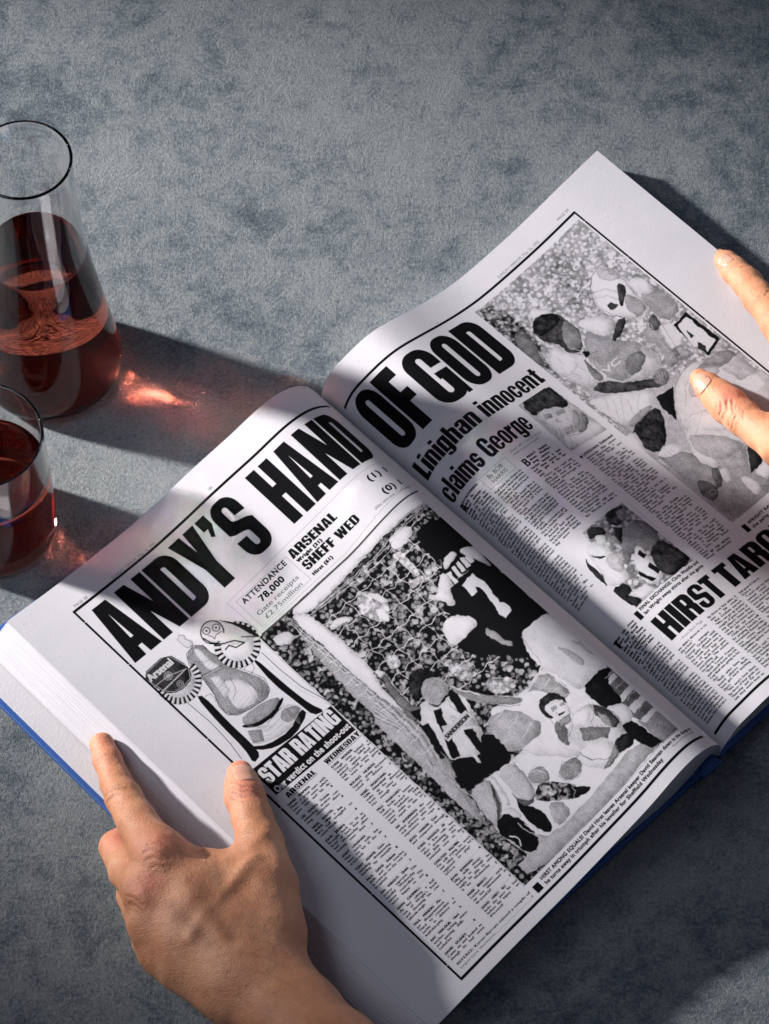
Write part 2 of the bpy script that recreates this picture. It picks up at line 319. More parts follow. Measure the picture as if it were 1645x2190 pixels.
ART_L = '''r350,311,818,945:;c20:3500,3120 8190,3160 8190,9440 3480,9420;s88:4284,3165 5096,3151 6358,3134 7869,3149 8736,3108 8823,3360 7403,3385 6601,3354 5540,3417 4611,3450;s86:6831,3474
7172,3442 7359,3536 7332,3701 6971,3725 6772,3664;l15,9:4576,3480 6350,3567 8823,3360;l15,9:4628,3464 6293,3516 8272,3399;l15,9:4696,3434 6296,3457 8137,3338;l15,9:4789,3440
6275,3447 7901,3353;l15,9:5068,3428 6357,3420 7738,3334;l85,7:4585,3472 6344,3639 8771,3495;l85,7:4653,3457 6306,3552 8306,3437;l85,7:4747,3448 6312,3511 8129,3400;c62:5609,3750
5820,3905 5937,4280 5577,4503 5449,4362 5341,4148 5402,3900;s80:5737,3893 5900,4005 5921,4265 5790,4210;s78:4884,3809 5114,3950 5143,4065 4894,3968 4709,3956
4627,3884;s82:5589,4215 5738,4255 5677,4501 5576,4532 5550,4360;c70:5038,4956 5220,5025 5162,5211 4992,5242 4897,5100;c66:6669,3692 6868,3753 6808,4308 6673,4305
6674,3941;c60:6474,4245 6773,4336 6732,4481 6450,4404;c58:6875,4309 7022,4383 6898,4513 6732,4481;c55:6188,4651 6368,4722 6210,4882 6046,4826;c48:5827,5776 6149,6001 6101,6312
5740,6230 5620,5948;c55:6079,6439 6385,6624 6504,6908 6173,6904 5953,6651;s86:4310,3171 4602,3472 4649,4186 4671,4874 4477,5281 4553,5873 4520,6063 4320,5410
4294,4191;h52:4203,3305 4294,4191 4320,5410 4471,6022 4398,6568 4304,7006 4081,7184 3860,7001 3952,5713 3981,4371;s80:3694,3277 4022,3375 4039,3570 3860,3597
3635,3453;h55:4289,5263 4355,5775 4421,6284 4244,7031 4132,7627 3866,8384 3874,8196 3781,7631 3849,6701 3853,5905 3895,5588;l90,6:4177,3305 4179,4204 4189,5518 4154,6361
3979,6906;l10,5:4198,5338 4234,5874 4178,6528 4091,7200 3851,8396;l8,6:4200,3316 4215,4204 4238,5509 4213,6360 4038,6899;l88,5:4167,5364 4220,5898 4162,6540 4091,7212
3851,8396;l90,6:4223,3327 4252,4203 4288,5500 4272,6359 4098,6893;l10,5:4135,5390 4206,5922 4146,6553 4090,7224 3851,8396;l8,6:4245,3338 4288,4202 4338,5491 4331,6359
4157,6887;l88,5:4104,5416 4191,5946 4131,6566 4090,7237 3851,8396;l90,6:4268,3348 4324,4202 4388,5482 4391,6358 4217,6881;l10,5:4072,5442 4177,5969 4115,6578 4089,7249
3851,8396;l8,6:4291,3359 4361,4201 4437,5473 4450,6358 4276,6875;l88,5:4041,5468 4163,5993 4099,6591 4089,7262 3851,8396;l90,6:4313,3370 4397,4200 4487,5465 4509,6358
4336,6869;l10,5:4009,5494 4149,6017 4084,6604 4088,7274 3851,8396;l8,6:4336,3381 4433,4200 4537,5456 4568,6357 4395,6864;l88,5:3978,5520 4134,6041 4068,6617 4088,7286
3851,8396;l90,6:4359,3392 4469,4199 4586,5447 4627,6357 4454,6858;l10,5:3946,5546 4120,6065 4052,6629 4087,7299 3851,8396;l92,8:3994,3567 4140,3593 4294,3555;l92,8:3999,3877
4145,3903 4299,3865;l92,8:4004,4185 4151,4212 4305,4174;l92,8:4010,4492 4156,4519 4310,4482;l92,8:4015,4798 4161,4825 4315,4788;l92,8:4020,5103 4166,5130 4320,5093;l92,8:4026,5407
4172,5433 4325,5397;l92,8:4031,5709 4177,5736 4331,5700;l92,8:4036,6010 4182,6037 4336,6002;l92,8:4042,6310 4187,6337 4341,6302;l92,8:4047,6609 4193,6636 4346,6601;l92,9:4150,3700
4335,3760 4520,3716 4705,3776 4890,3733 5075,3793 5260,3749 5445,3810 5630,3766 5815,3826 6000,3783 6185,3843 6370,3799 6555,3860 6740,3816 6925,3876 7110,3833 7295,3893 7480,3849
7665,3910;l92,9:4150,4010 4335,4070 4520,4026 4705,4086 4890,4043 5075,4103 5260,4059 5445,4120 5630,4076 5815,4136 6000,4093 6185,4153 6370,4109 6555,4170 6740,4126 6925,4186
7110,4143 7295,4203 7480,4159 7665,4220;l92,9:4150,4320 4335,4380 4520,4336 4705,4396 4890,4353 5075,4413 5260,4369 5445,4430 5630,4386 5815,4446 6000,4403 6185,4463 6370,4419
6555,4480 6740,4436 6925,4496 7110,4453 7295,4513 7480,4469 7665,4530;l92,9:4150,4630 4335,4690 4520,4646 4705,4706 4890,4663 5075,4723 5260,4679 5445,4740 5630,4696 5815,4756
6000,4713 6185,4773 6370,4729 6555,4790 6740,4746 6925,4806 7110,4763 7295,4823 7480,4779 7665,4840;l92,9:4150,4940 4335,5000 4520,4956 4705,5016 4890,4973 5075,5033 5260,4989
5445,5050 5630,5006 5815,5066 6000,5023 6185,5083 6370,5039 6555,5100 6740,5056 6925,5116 7110,5073 7295,5133 7480,5089 7665,5150;l92,9:4150,5250 4335,5310 4520,5266 4705,5326
4890,5283 5075,5343 5260,5299 5445,5360 5630,5316 5815,5376 6000,5333 6185,5393 6370,5349 6555,5410 6740,5366 6925,5426 7110,5383 7295,5443 7480,5399 7665,5460;l92,9:4150,5560
4335,5620 4520,5576 4705,5636 4890,5593 5075,5653 5260,5609 5445,5670 5630,5626 5815,5686 6000,5643 6185,5703 6370,5659 6555,5720 6740,5676 6925,5736 7110,5693 7295,5753 7480,5709
7665,5770;l92,9:4150,5870 4335,5930 4520,5886 4705,5946 4890,5903 5075,5963 5260,5919 5445,5980 5630,5936 5815,5996 6000,5953 6185,6013 6370,5969 6555,6030 6740,5986 6925,6046
7110,6003 7295,6063 7480,6019 7665,6080;l92,9:4150,6180 4335,6240 4520,6196 4705,6256 4890,6213 5075,6273 5260,6229 5445,6290 5630,6246 5815,6306 6000,6263 6185,6323 6370,6279
6555,6340 6740,6296 6925,6356 7110,6313 7295,6373 7480,6329 7665,6390;l88,7:4177,3640 4182,3795 4232,3950 4191,4105 4242,4260 4200,4415 4251,4570 4210,4725 4260,4880 4219,5035
4270,5190 4228,5345 4279,5500 4238,5655 4288,5810 4247,5965 4298,6120 4256,6275;l88,7:4547,3640 4552,3795 4602,3950 4561,4105 4612,4260 4570,4415 4621,4570 4580,4725 4630,4880
4589,5035 4640,5190 4598,5345 4649,5500 4608,5655 4658,5810 4617,5965 4668,6120 4626,6275;l88,7:4917,3640 4922,3795 4972,3950 4931,4105 4982,4260 4940,4415 4991,4570 4950,4725
5000,4880 4959,5035 5010,5190 4968,5345 5019,5500 4978,5655 5028,5810 4987,5965 5038,6120 4996,6275;l88,7:5287,3640 5292,3795 5342,3950 5301,4105 5352,4260 5310,4415 5361,4570
5320,4725 5370,4880 5329,5035 5380,5190 5338,5345 5389,5500 5348,5655 5398,5810 5357,5965 5408,6120 5366,6275;l88,7:5657,3640 5662,3795 5712,3950 5671,4105 5722,4260 5680,4415
5731,4570 5690,4725 5740,4880 5699,5035 5750,5190 5708,5345 5759,5500 5718,5655 5768,5810 5727,5965 5778,6120 5736,6275;l88,7:6027,3640 6032,3795 6082,3950 6041,4105 6092,4260
6050,4415 6101,4570 6060,4725 6110,4880 6069,5035 6120,5190 6078,5345 6129,5500 6088,5655 6138,5810 6097,5965 6148,6120 6106,6275;l88,7:6397,3640 6402,3795 6452,3950 6411,4105
6462,4260 6420,4415 6471,4570 6430,4725 6480,4880 6439,5035 6490,5190 6448,5345 6499,5500 6458,5655 6508,5810 6467,5965 6518,6120 6476,6275;l88,7:6767,3640 6772,3795 6822,3950
6781,4105 6832,4260 6790,4415 6841,4570 6800,4725 6850,4880 6809,5035 6860,5190 6818,5345 6869,5500 6828,5655 6878,5810 6837,5965 6888,6120 6846,6275;l88,7:7137,3640 7142,3795
7192,3950 7151,4105 7202,4260 7160,4415 7211,4570 7170,4725 7220,4880 7179,5035 7230,5190 7188,5345 7239,5500 7198,5655 7248,5810 7207,5965 7258,6120 7216,6275;l88,7:7507,3640
7512,3795 7562,3950 7521,4105 7572,4260 7530,4415 7581,4570 7540,4725 7590,4880 7549,5035 7600,5190 7558,5345 7609,5500 7568,5655 7618,5810 7577,5965 7628,6120
7586,6275;s86:4602,3472 4649,4186 4671,4874 4477,5281 4553,5873 4473,5979 4320,5410 4341,4277 4269,3248 4481,3321;s88:4099,7618 4707,7685 5118,7755 5583,7780 6492,7801 6239,8264
6252,8559 7258,8580 8652,9384 6452,9446 4612,9234 3716,9409 3738,8878 3981,8430;s86:5542,6840 6430,7097 7120,7005 8430,7805 8652,9384 6224,8582 5498,7848;h60:4038,8385 4299,8787
4698,9169 5818,9162 7231,9081 7542,9497 8652,9384 5886,9454 3702,9398 3738,8878;h48:6430,7097 7063,7050 7139,7702 6797,7698 6697,7244;h55:5538,6932 6047,7139 6260,7807 5311,7733
5335,7185;h26:6382,7821 6527,7905 6471,8235 6182,8308 6223,8013;h22:7736,7906 8367,7791 8548,8923 7949,9038 7552,8836 7674,8350;h40:7581,8858 8504,8964 8652,9384
7603,9452;t86:7748,7964 8149,7950 8138,8045 7740,8081;t86:7674,8350 8651,8241 8672,8344 7682,8454;t86:7673,8592 8406,8547 8357,8659 7695,8730;t86:7638,8903 8270,8855 8258,8950
7693,8994;t86:6890,7760 7292,7937 7302,8018 6828,7895;l88,7:6625,7032 6758,7107 6994,7059;l88,7:5587,7070 5805,7070 5942,7047;l88,7:6648,7237 6791,7282 7011,7269;l88,7:5656,7346
5861,7334 6018,7296;l88,7:6670,7441 6823,7457 7027,7478;l88,7:5726,7620 5917,7598 6093,7544;l88,7:6693,7645 6855,7632 7044,7687;l88,7:5795,7895 5973,7862 6169,7792;l88,14:7063,7050
7111,7724 7092,8092;l88,18:6075,7116 6566,7123 7120,7005;l88,16:6236,7163 6289,7785;s5:7697,3731 8395,3753 8478,4050 8433,4553 8417,4898 8492,5474 8417,6395 8368,6447 8051,6324
7621,6353 7249,6350 7135,6605 7088,6859 6904,6541 6504,6202 6235,5930 6164,5659 6529,5690 6831,5669 6857,5484 6507,5102 6648,4961 6823,5152 6971,4866 7122,4547 7318,4411 7205,4254
7220,3960 7540,3689;s4:7340,3708 7533,3700 7818,3755 8043,4008 7845,4581 7519,4557 7246,4337 7237,4176 7267,3925;s82:7208,4532 7318,4411 7631,4404 7663,4519 7255,4603;s82:6984,4605
7171,4591 7088,4882 6954,4881 6823,5152 6692,5091 6715,4962 6522,4785 6545,4656 6690,4788;t84:7159,4642 7256,4665 7206,4896 7118,4885;t84:7316,4631 7405,4651 7353,4884
7276,4865;t84:7463,4626 7551,4632 7505,4843 7412,4841;t84:7612,4601 7710,4617 7663,4827 7552,4826;t84:7839,4623 7843,4718 7812,4810 7691,4790 7717,4630;s76:7751,4450 8075,4504
8433,4553 8460,4651 8175,4738 8072,5066 7973,4934 7843,4718 7759,4640;s68:8366,4953 8401,5241 8402,5491 8210,5373 8147,5215;t86:7548,4961 7598,5212 7495,5683 7582,5779 7564,5917
7322,5948 7276,5834 7351,5717 7431,5237 7363,5182 7324,5270 7169,5273 7184,4997;s88:6351,5230 6502,5217 6714,5322 6848,5491 6829,5698 6580,5677 6380,5674 6140,5652 6156,5474
6221,5323;h45:6857,5813 6936,5916 6971,6216 7049,6318 7010,6431 6837,6212 6782,5982;s80:7249,6350 7621,6353 8078,6334 8368,6447 8489,6963 8527,7611 8384,7827 7986,7899 7762,7741
7239,7820 7202,7553 7065,6985 7078,6731;h58:7604,6912 7762,7173 7828,7424 7696,7546 7614,7338;h62:7981,7024 8393,7281 8307,7595 8077,7398;s7:7300,7798 7746,7766 8430,7805 7765,7975
7728,8486 7373,8491 7282,8121;s6:7180,8749 7500,8744 7634,9429 7352,9381;s80:7328,8306 7728,8486 7615,8789 7303,8764 7237,8465;s10:6407,7461 6581,7378 6797,7433 6925,7601 6874,7794
6698,7774 6397,7787 6352,7602;h82:6478,7525 6715,7540 6865,7713 6813,7929 6603,8022 6459,7915 6442,7708;h50:6564,7603 6677,7649 6646,7708 6533,7680;h50:6746,7684 6848,7722
6812,7775 6716,7743;l10,4:6554,7642 6632,7675;l10,4:6744,7716 6809,7743;t8:6572,7783 6716,7839 6693,7866 6553,7823;h40:6488,7870 6745,7914 6679,8044 6442,7994;h70:6297,8174
6798,7963 7203,8050 7427,8537 7274,8786 7177,9079 6851,9060 6528,8998 6364,8471;s14:7201,8096 7342,8295 7350,8662 7143,8690 7082,8276;h34:6675,8231 7120,8598 6924,8701
6529,8431;h40:7165,8256 7237,8465 7144,8667 7073,8458;s9:6974,8795 7296,8901 7257,9105 6905,9064 6747,8963;s86:6228,8491 6822,8559 6917,8837 6742,9054 6392,9016
6163,8716;l25,10:6308,8515 6351,8743 6573,8921 6856,8970;h46:5239,8141 5405,8097 5590,8212 5554,8415 5389,8459 5150,8299;h42:5659,8507 5934,8419 6174,8490 6193,8649 5971,8781
5731,8711;c28:5034,8433 5365,8391 5755,8778 5747,8958 5502,8978 5158,8727 4973,8568;s7:5590,8822 5817,8903 5984,9074 5714,9070 5476,8955;h10:5154,5452 5353,5523 5490,5693 5412,5829
5201,5696 4991,5869 4772,5906 4763,5772 4932,5564;h48:5201,5696 5428,5792 5503,6060 5296,6183 5007,6185 4899,5991 4993,5820;h28:4619,5039 4748,5075 4757,5210 4659,5480 4644,5822
4779,6089 4686,6210 4460,6066 4442,5799 4482,5530 4609,5285;s5:4566,5956 4837,6088 4714,6234 4488,6090;s80:4903,5893 5035,6209 5324,6207 5635,6327 5766,6593 5618,6715 5448,6667
5324,6861 5256,7102 5021,7197 4897,7389 4674,7197 4305,6983 4373,6742 4536,6332 4421,6284;t7:4451,6260 4610,6295 4377,6994 4235,6899;t7:4876,6197 5018,6269 4914,6456 4567,7097
4419,7030 4656,6585;t7:5423,6116 5494,6255 5299,6789 5200,6728 5276,6317;t7:5009,6813 5164,6897 5047,7269 4885,7329 4940,7077;t7:5576,6351 5607,6630 5446,6716
5500,6461;s80:4761,6500 5340,6825 5282,6904 4700,6582;h46:5531,6084 5552,6254 5851,6617 6081,6896 6327,7115 6267,7187 6072,7089 5702,6739 5514,6473 5469,6182;l80,18:5493,6091
5574,6283 5781,6581;s4:4333,7006 4927,7365 5141,7102 5339,7174 5386,7414 5255,7795 4683,7650 4075,7580 4148,7247;s82:4760,7221 4831,7257 4759,7429 4707,7424 4728,7293;h62:4132,7627
4653,7674 4521,8053 4336,8288 3979,8477 3987,8289 4059,7959;h66:4825,7722 5240,7807 5210,8151 5083,8434 4876,8550 4739,8384 4779,8125;s6:4043,8336 4392,8335 4496,8618 4452,8968
4270,9154 4041,9061 4027,8711 3918,8524;s7:4715,8266 4737,8431 4844,8620 4926,8738 4826,9042 4693,9099 4570,8922 4552,8665 4591,8454;c10:3686,8480 3949,8501 4041,9061 3923,9107
3660,9086;l85,14:4044,8652 4140,8804 4062,8909;l85,10:4464,8688 4484,8898;l14,4:5193,6023 5295,6071;l14,5:5263,5881 5348,5915;h20:4905,5996 5029,6214 5296,6193 5178,6232
4962,6221;l12,7:5182,6159 5208,6218;l75,6:5377,5787 5437,5926 5466,6053;h74:4790,5136 4713,5009 4620,5014 4629,5149;l70,9:4756,5234 4673,5492 4675,5797;l8,8:4657,5174 4544,5432
4489,5713 4550,5992;l15,6:5029,6214 4971,6354 4836,6440;l88,8:5029,6214 5077,6371 5309,6219;l10,6:5295,6207 5167,6373 5252,6547;l12,4:5085,6594 5050,6609 5012,6605 4983,6584
4975,6553 4989,6522 5021,6503 5060,6502 5092,6520 5106,6549 5096,6581 5068,6604;l12,4:5065,6577 5046,6585 5024,6583 5008,6571 5003,6554 5012,6537 5030,6526 5051,6525 5069,6535
5077,6552 5072,6570 5056,6582;l10,7:5514,6473 5679,6758 6051,7106 6210,7187;l12,5:6286,7079 6319,7159 6210,7187 6138,7198;l82,8:6041,6835 6254,7035 6352,7142;h22:4621,7745
4525,7958 4368,8218 4099,8383 4284,8147;h24:4751,8101 4741,8337 4893,8491 5089,8439 4847,8550 4679,8431;h88:4653,7674 4521,8053 4434,8248 4569,8289 4701,7911
4724,7710;l10,9:4102,7628 4043,7995 3957,8313 3922,8431;l12,7:5225,7809 5213,8104 5107,8406;h80:4352,8253 4524,8324 4557,8571 4399,8512 4377,8347;l86,9:4366,8605 4385,8839
4478,9038;l86,6:3858,8572 3846,8852;c30:3715,8503 3945,8595 3953,9084 3634,9016;h45:4373,6742 4305,6983 4152,7151 4144,7342 4329,7102;l90,5:4073,7283 4077,7533
4128,7722;l12,6:6380,7580 6369,7809 6429,7982 6617,8034;l15,6:6813,7929 6766,8053 6571,8136 6310,8185;l10,5:6586,7719 6561,7782;l20,5:6557,7860 6651,7898;l22,5:6661,8242 6654,8379
6529,8431;l22,5:6732,8285 6723,8423 6600,8481;l22,5:6804,8327 6791,8468 6671,8532;l22,5:6875,8370 6860,8513 6742,8584;l22,5:6947,8413 6928,8558 6813,8636;l22,5:7018,8456 6997,8603
6884,8688;s90:6796,7986 7080,8057 7058,8206 6864,8264 6623,8183 6643,8058;l15,6:7176,8049 7098,8242 6916,8313;l12,7:6241,8502 6050,8545 5935,8396;h35:6917,8837 6838,9048 6512,9054
6366,8992 6667,8936;l20,6:5225,8153 5122,8299 5294,8447 5455,8494;l88,6:5322,8119 5450,8193 5530,8347;l15,6:5907,8418 5645,8518 5704,8710 5957,8792 6185,8665;l80,5:5253,8435
5235,8536 5109,8591;l80,5:5355,8538 5346,8632 5220,8687;l80,5:5457,8640 5456,8728 5331,8783;l80,5:5559,8742 5566,8824 5441,8878;l80,5:5660,8845 5675,8919 5551,8974;h55:5103,8726
5316,8863 5333,9110 4947,9149 4898,9015;l25,5:5154,8817 5131,9029 4909,9093;l25,5:5314,8908 5184,9074;l88,6:7838,7923 8035,7928 8352,7887;l88,6:7816,8204 8009,8188
8313,8151;l88,6:7795,8483 7984,8446 8275,8413;l88,6:7774,8761 7960,8703 8240,8674;l55,7:7021,4881 7260,4851 7525,4882;h50:8291,5688 8417,5899 8367,6200 8225,6166
8130,5891;l70,6:6619,4512 6770,4529 6968,4591;h66:6783,4602 6812,4689 6723,4789 6710,4716;l45,8:7230,6392 7183,6648 7133,6959;l50,7:8285,6490 8278,6795 8345,7087;l60,10:7653,7038
7697,7249 7679,7505;e0:;h44:2167,2489 2407,2453 2576,2586 2547,2751 2629,2890 2598,3128 2780,3458 2922,3719 2847,3957 2671,4038 2347,4004 1984,3937 1817,3805 1825,3591 1940,3388
2017,3042 2087,2911 2029,2717;s90:2319,2496 2446,2559 2413,2869 2491,3081 2233,3027;s90:2245,3296 2564,3436 2637,3790 2499,3977 2050,3880 2080,3646;s90:2144,3105 2315,3165
2236,3511 2041,3542;l10,11:2167,2489 2407,2453 2554,2569 2547,2751 2626,2963 2640,3161 2844,3508 2943,3736 2847,3957 2671,4038 2347,4004 1984,3937 1817,3805 1825,3591 1940,3388
2017,3042 2087,2911 2031,2680 2167,2489;s85:2255,2182 2365,2137 2432,2201 2392,2272 2453,2376 2407,2453 2278,2426 2260,2337;l15,8:2255,2182 2365,2137 2432,2201 2392,2272 2453,2376
2407,2453 2278,2426 2260,2337 2255,2182;l10,11:2052,2976 2320,3021 2514,3061;l20,7:2007,3033 2296,3076 2522,3124;h44:2003,3989 2648,4058 2903,4186 2595,4310 2056,4287
1891,4120;s6:1870,4103 2100,4249 2530,4296 2903,4186 2901,4257 2527,4367 2087,4330 1843,4161;s88:1865,4245 2267,4381 2833,4314 3042,4517 2972,4645 2340,4731 1811,4565
1729,4464;h44:1865,4245 2095,4391 1960,4575 1750,4480;h44:2701,4357 2979,4467 2995,4590 2603,4646 2523,4473;s5:1664,4485 1935,4664 2491,4740 3018,4571 3022,4722 2508,4863 2015,4800
1723,4640;l10,9:2267,4381 2833,4314;l30,5:1799,4302 2156,4476 2828,4457;l30,5:1754,4375 2131,4565 2846,4545;l15,10:1772,3292 1899,3319 1895,3426 1850,3501;l15,10:2783,3386
2917,3306 3001,3373 2953,3484 2821,3528;l35,3:2144,2545 2330,2535;l35,3:2156,2619 2342,2608;l35,3:2168,2692 2355,2682;l35,3:2181,2765 2367,2755;l35,3:2193,2838
2379,2828;l35,3:2205,2911 2392,2902;l35,3:2218,2984 2404,2975;l35,3:2230,3057 2417,3048;l35,3:2242,3130 2429,3121;l35,3:2018,3202 2299,3164;l35,3:2030,3274
2312,3237;l35,3:2042,3347 2324,3310;l35,3:2055,3419 2336,3383;l35,3:2067,3492 2349,3456;l35,3:2079,3564 2361,3528;l35,3:2092,3637 2373,3601;l35,3:2104,3709
2386,3673;l35,3:2116,3781 2398,3746;l35,3:2128,3854 2410,3818;l35,3:2141,3926 2423,3891;l35,3:2153,3998 2435,3963;l35,3:2165,4070 2447,4036;l30,3:1934,4117
1951,4240;l30,3:2766,4371 2715,4552;l30,3:1950,4145 1980,4256;l30,3:2772,4391 2717,4567;l30,3:1966,4172 2010,4272;l30,3:2777,4410 2718,4583;l30,3:1982,4199
2039,4288;l30,3:2783,4429 2720,4599;l30,3:1998,4227 2068,4304;l30,3:2789,4448 2721,4615;l30,3:2014,4254 2098,4320;l30,3:2795,4467 2723,4631;l30,3:2031,4281
2127,4336;l30,3:2800,4487 2724,4647;l30,3:2047,4309 2157,4352;l30,3:2806,4506 2726,4663;l30,3:2063,4336 2186,4368;l30,3:2812,4525 2728,4678;l30,3:2079,4364
2216,4384;l30,3:2818,4544 2729,4694;l30,3:2095,4391 2245,4400;l30,3:2823,4564 2731,4710;l30,3:2111,4418 2275,4416;l30,3:2829,4583 2732,4726;l30,3:2127,4446
2304,4432;l30,3:2835,4602 2734,4742;l30,3:2143,4473 2334,4448;l30,3:2840,4621 2735,4758;l30,3:2159,4500 2363,4465;l30,3:2846,4640 2737,4773;l30,3:2176,4528
2393,4481;l30,3:2852,4660 2738,4789;l30,4:2139,3249 2245,3296;l35,4:2648,3503 2643,3647;l30,4:2120,3286 2228,3334;l35,4:2651,3535 2639,3677;l30,4:2101,3323
2211,3373;l35,4:2654,3567 2636,3708;l30,4:2083,3360 2195,3412;l35,4:2658,3599 2633,3739;l30,4:2064,3397 2178,3451;l35,4:2661,3631 2629,3769;l30,4:2045,3434
2162,3489;l35,4:2664,3663 2626,3800;l30,4:2027,3471 2145,3528;l35,4:2667,3695 2622,3830;l30,4:2008,3508 2129,3567;l35,4:2670,3727 2619,3861;l30,4:1990,3545
2112,3605;l35,4:2673,3759 2616,3892;l30,4:1971,3582 2096,3644;l35,4:2676,3791 2612,3922;l30,4:1953,3619 2079,3682;l35,4:2679,3823 2609,3953;l30,4:1934,3656
2063,3721;l35,4:2682,3855 2605,3983;l30,4:1916,3692 2046,3759;l35,4:2685,3887 2602,4014;l30,4:1897,3729 2030,3797;l35,4:2688,3919 2599,4044;l15,7:2365,2420 2340,2512
2229,2575;l15,7:2160,2671 2264,2790 2435,2850;l15,7:2060,3039 2010,3222 1916,3443 1842,3715;l15,7:2859,3669 2787,3835 2609,3953;l15,7:2028,3899 2239,3993 2455,4016;l15,7:2438,3337
2343,3558 2122,3679;s7:1636,3185 1773,3256 1726,3953 1729,4464 1688,4720 1442,4759 1538,4457 1560,3821;s5:3057,3306 3128,3438 3137,3743 3162,4208 3210,4616 3327,4895 3073,4817
3043,4481 2979,3913;l15,6:1128,2991 1100,3534 1167,4093 1157,4409;l12,14:1422,3183 1458,3704 1419,4218 1343,4555;l15,5:1485,3231 1519,3789 1479,4302 1384,4588;l12,14:3303,3356
3307,3807 3352,4289 3500,4751;l15,5:3217,3361 3219,3847 3285,4345 3422,4679 3458,4837;l15,5:3367,3371 3372,3786;s7:1980,2722 2132,2699 2142,2747 1980,2755;s90:1980,2755 2142,2747
2125,2796 1975,2789;l15,4:2142,2747 2125,2796;s7:1975,2789 2125,2796 2122,2846 1966,2823;s90:1966,2823 2122,2846 2093,2892 1952,2856;l15,4:2122,2846 2093,2892;s7:1952,2856
2093,2892 2076,2941 1934,2888;s90:1934,2888 2076,2941 2035,2981 1912,2918;l15,4:2076,2941 2035,2981;s7:1912,2918 2035,2981 2006,3027 1887,2946;s90:1887,2946 2006,3027 1957,3059
1858,2972;l15,4:2006,3027 1957,3059;s7:1858,2972 1957,3059 1917,3099 1826,2996;s90:1826,2996 1917,3099 1861,3122 1791,3016;l15,4:1917,3099 1861,3122;s7:1791,3016 1861,3122
1812,3154 1754,3034;s90:1754,3034 1812,3154 1754,3166 1716,3047;l15,4:1812,3154 1754,3166;s7:1716,3047 1754,3166 1699,3189 1677,3058;s90:1677,3058 1699,3189 1640,3190
1637,3064;l15,4:1699,3189 1640,3190;s7:1637,3064 1640,3190 1582,3202 1597,3067;s90:1597,3067 1582,3202 1526,3192 1557,3066;l15,4:1582,3202 1526,3192;s7:1557,3066 1526,3192
1467,3193 1518,3061;s90:1518,3061 1467,3193 1417,3172 1481,3052;l15,4:1467,3193 1417,3172;s7:1481,3052 1417,3172 1361,3162 1446,3040;s90:1446,3040 1361,3162 1319,3132
1413,3024;l15,4:1361,3162 1319,3132;s7:1413,3024 1319,3132 1269,3111 1383,3005;s90:1383,3005 1269,3111 1237,3073 1356,2983;l15,4:1269,3111 1237,3073;s7:1356,2983 1237,3073
1195,3043 1333,2958;s90:1333,2958 1195,3043 1176,2999 1313,2930;l15,4:1195,3043 1176,2999;s7:1313,2930 1176,2999 1144,2960 1298,2901;s90:1298,2901 1144,2960 1138,2912
1287,2870;l15,4:1144,2960 1138,2912;s7:1287,2870 1138,2912 1119,2868 1281,2838;s90:1281,2838 1119,2868 1127,2819 1279,2805;l15,4:1119,2868 1127,2819;s7:1279,2805 1127,2819
1121,2771 1282,2771;s90:1282,2771 1121,2771 1141,2723 1289,2738;l15,4:1121,2771 1141,2723;s7:1289,2738 1141,2723 1149,2673 1301,2704;s90:1301,2704 1149,2673 1182,2629
1318,2672;l15,4:1149,2673 1182,2629;s7:1318,2672 1182,2629 1203,2581 1338,2641;s90:1338,2641 1203,2581 1246,2542 1362,2612;l15,4:1203,2581 1246,2542;s7:1362,2612 1246,2542
1279,2498 1390,2585;s90:1390,2585 1279,2498 1330,2468 1421,2560;l15,4:1279,2498 1330,2468;s7:1421,2560 1330,2468 1373,2429 1455,2538;s90:1455,2538 1373,2429 1430,2409
1491,2519;l15,4:1373,2429 1430,2409;h75:1876,2967 1803,3018 1720,3054 1632,3072 1543,3072 1459,3053 1386,3018 1328,2967 1289,2904 1271,2833 1275,2758 1301,2684 1348,2616 1412,2557
1490,2511 1577,2482 1666,2471 1754,2479 1834,2505 1901,2548 1951,2606 1981,2673 1989,2747 1975,2823 1939,2895 1884,2960;s7:3282,2706 3374,2596 3429,2620 3316,2728;s90:3316,2728
3429,2620 3464,2664 3345,2753;l15,4:3429,2620 3464,2664;s7:3345,2753 3464,2664 3509,2700 3371,2782;s90:3371,2782 3509,2700 3530,2751 3391,2814;l15,4:3509,2700
3530,2751;s7:3391,2814 3530,2751 3562,2797 3407,2848;s90:3407,2848 3562,2797 3567,2851 3417,2883;l15,4:3562,2797 3567,2851;s7:3417,2883 3567,2851 3583,2903 3422,2920;s90:3422,2920
3583,2903 3572,2958 3421,2958;l15,4:3583,2903 3572,2958;s7:3421,2958 3572,2958 3572,3013 3414,2995;s90:3414,2995 3572,3013 3545,3064 3402,3032;l15,4:3572,3013
3545,3064;s7:3402,3032 3545,3064 3529,3119 3385,3068;s90:3385,3068 3529,3119 3488,3164 3362,3102;l15,4:3529,3119 3488,3164;s7:3362,3102 3488,3164 3457,3214 3335,3133;s90:3335,3133
3457,3214 3405,3250 3304,3162;l15,4:3457,3214 3405,3250;s7:3304,3162 3405,3250 3361,3294 3269,3188;s90:3269,3188 3361,3294 3301,3318 3231,3210;l15,4:3361,3294
3301,3318;s7:3231,3210 3301,3318 3246,3352 3190,3228;s90:3190,3228 3246,3352 3181,3364 3148,3242;l15,4:3246,3352 3181,3364;s7:3148,3242 3181,3364 3119,3386 3104,3252;s90:3104,3252
3119,3386 3054,3385 3059,3257;l15,4:3119,3386 3054,3385;s7:3059,3257 3054,3385 2989,3393 3015,3257;s90:3015,3257 2989,3393 2928,3379 2971,3252;l15,4:2989,3393
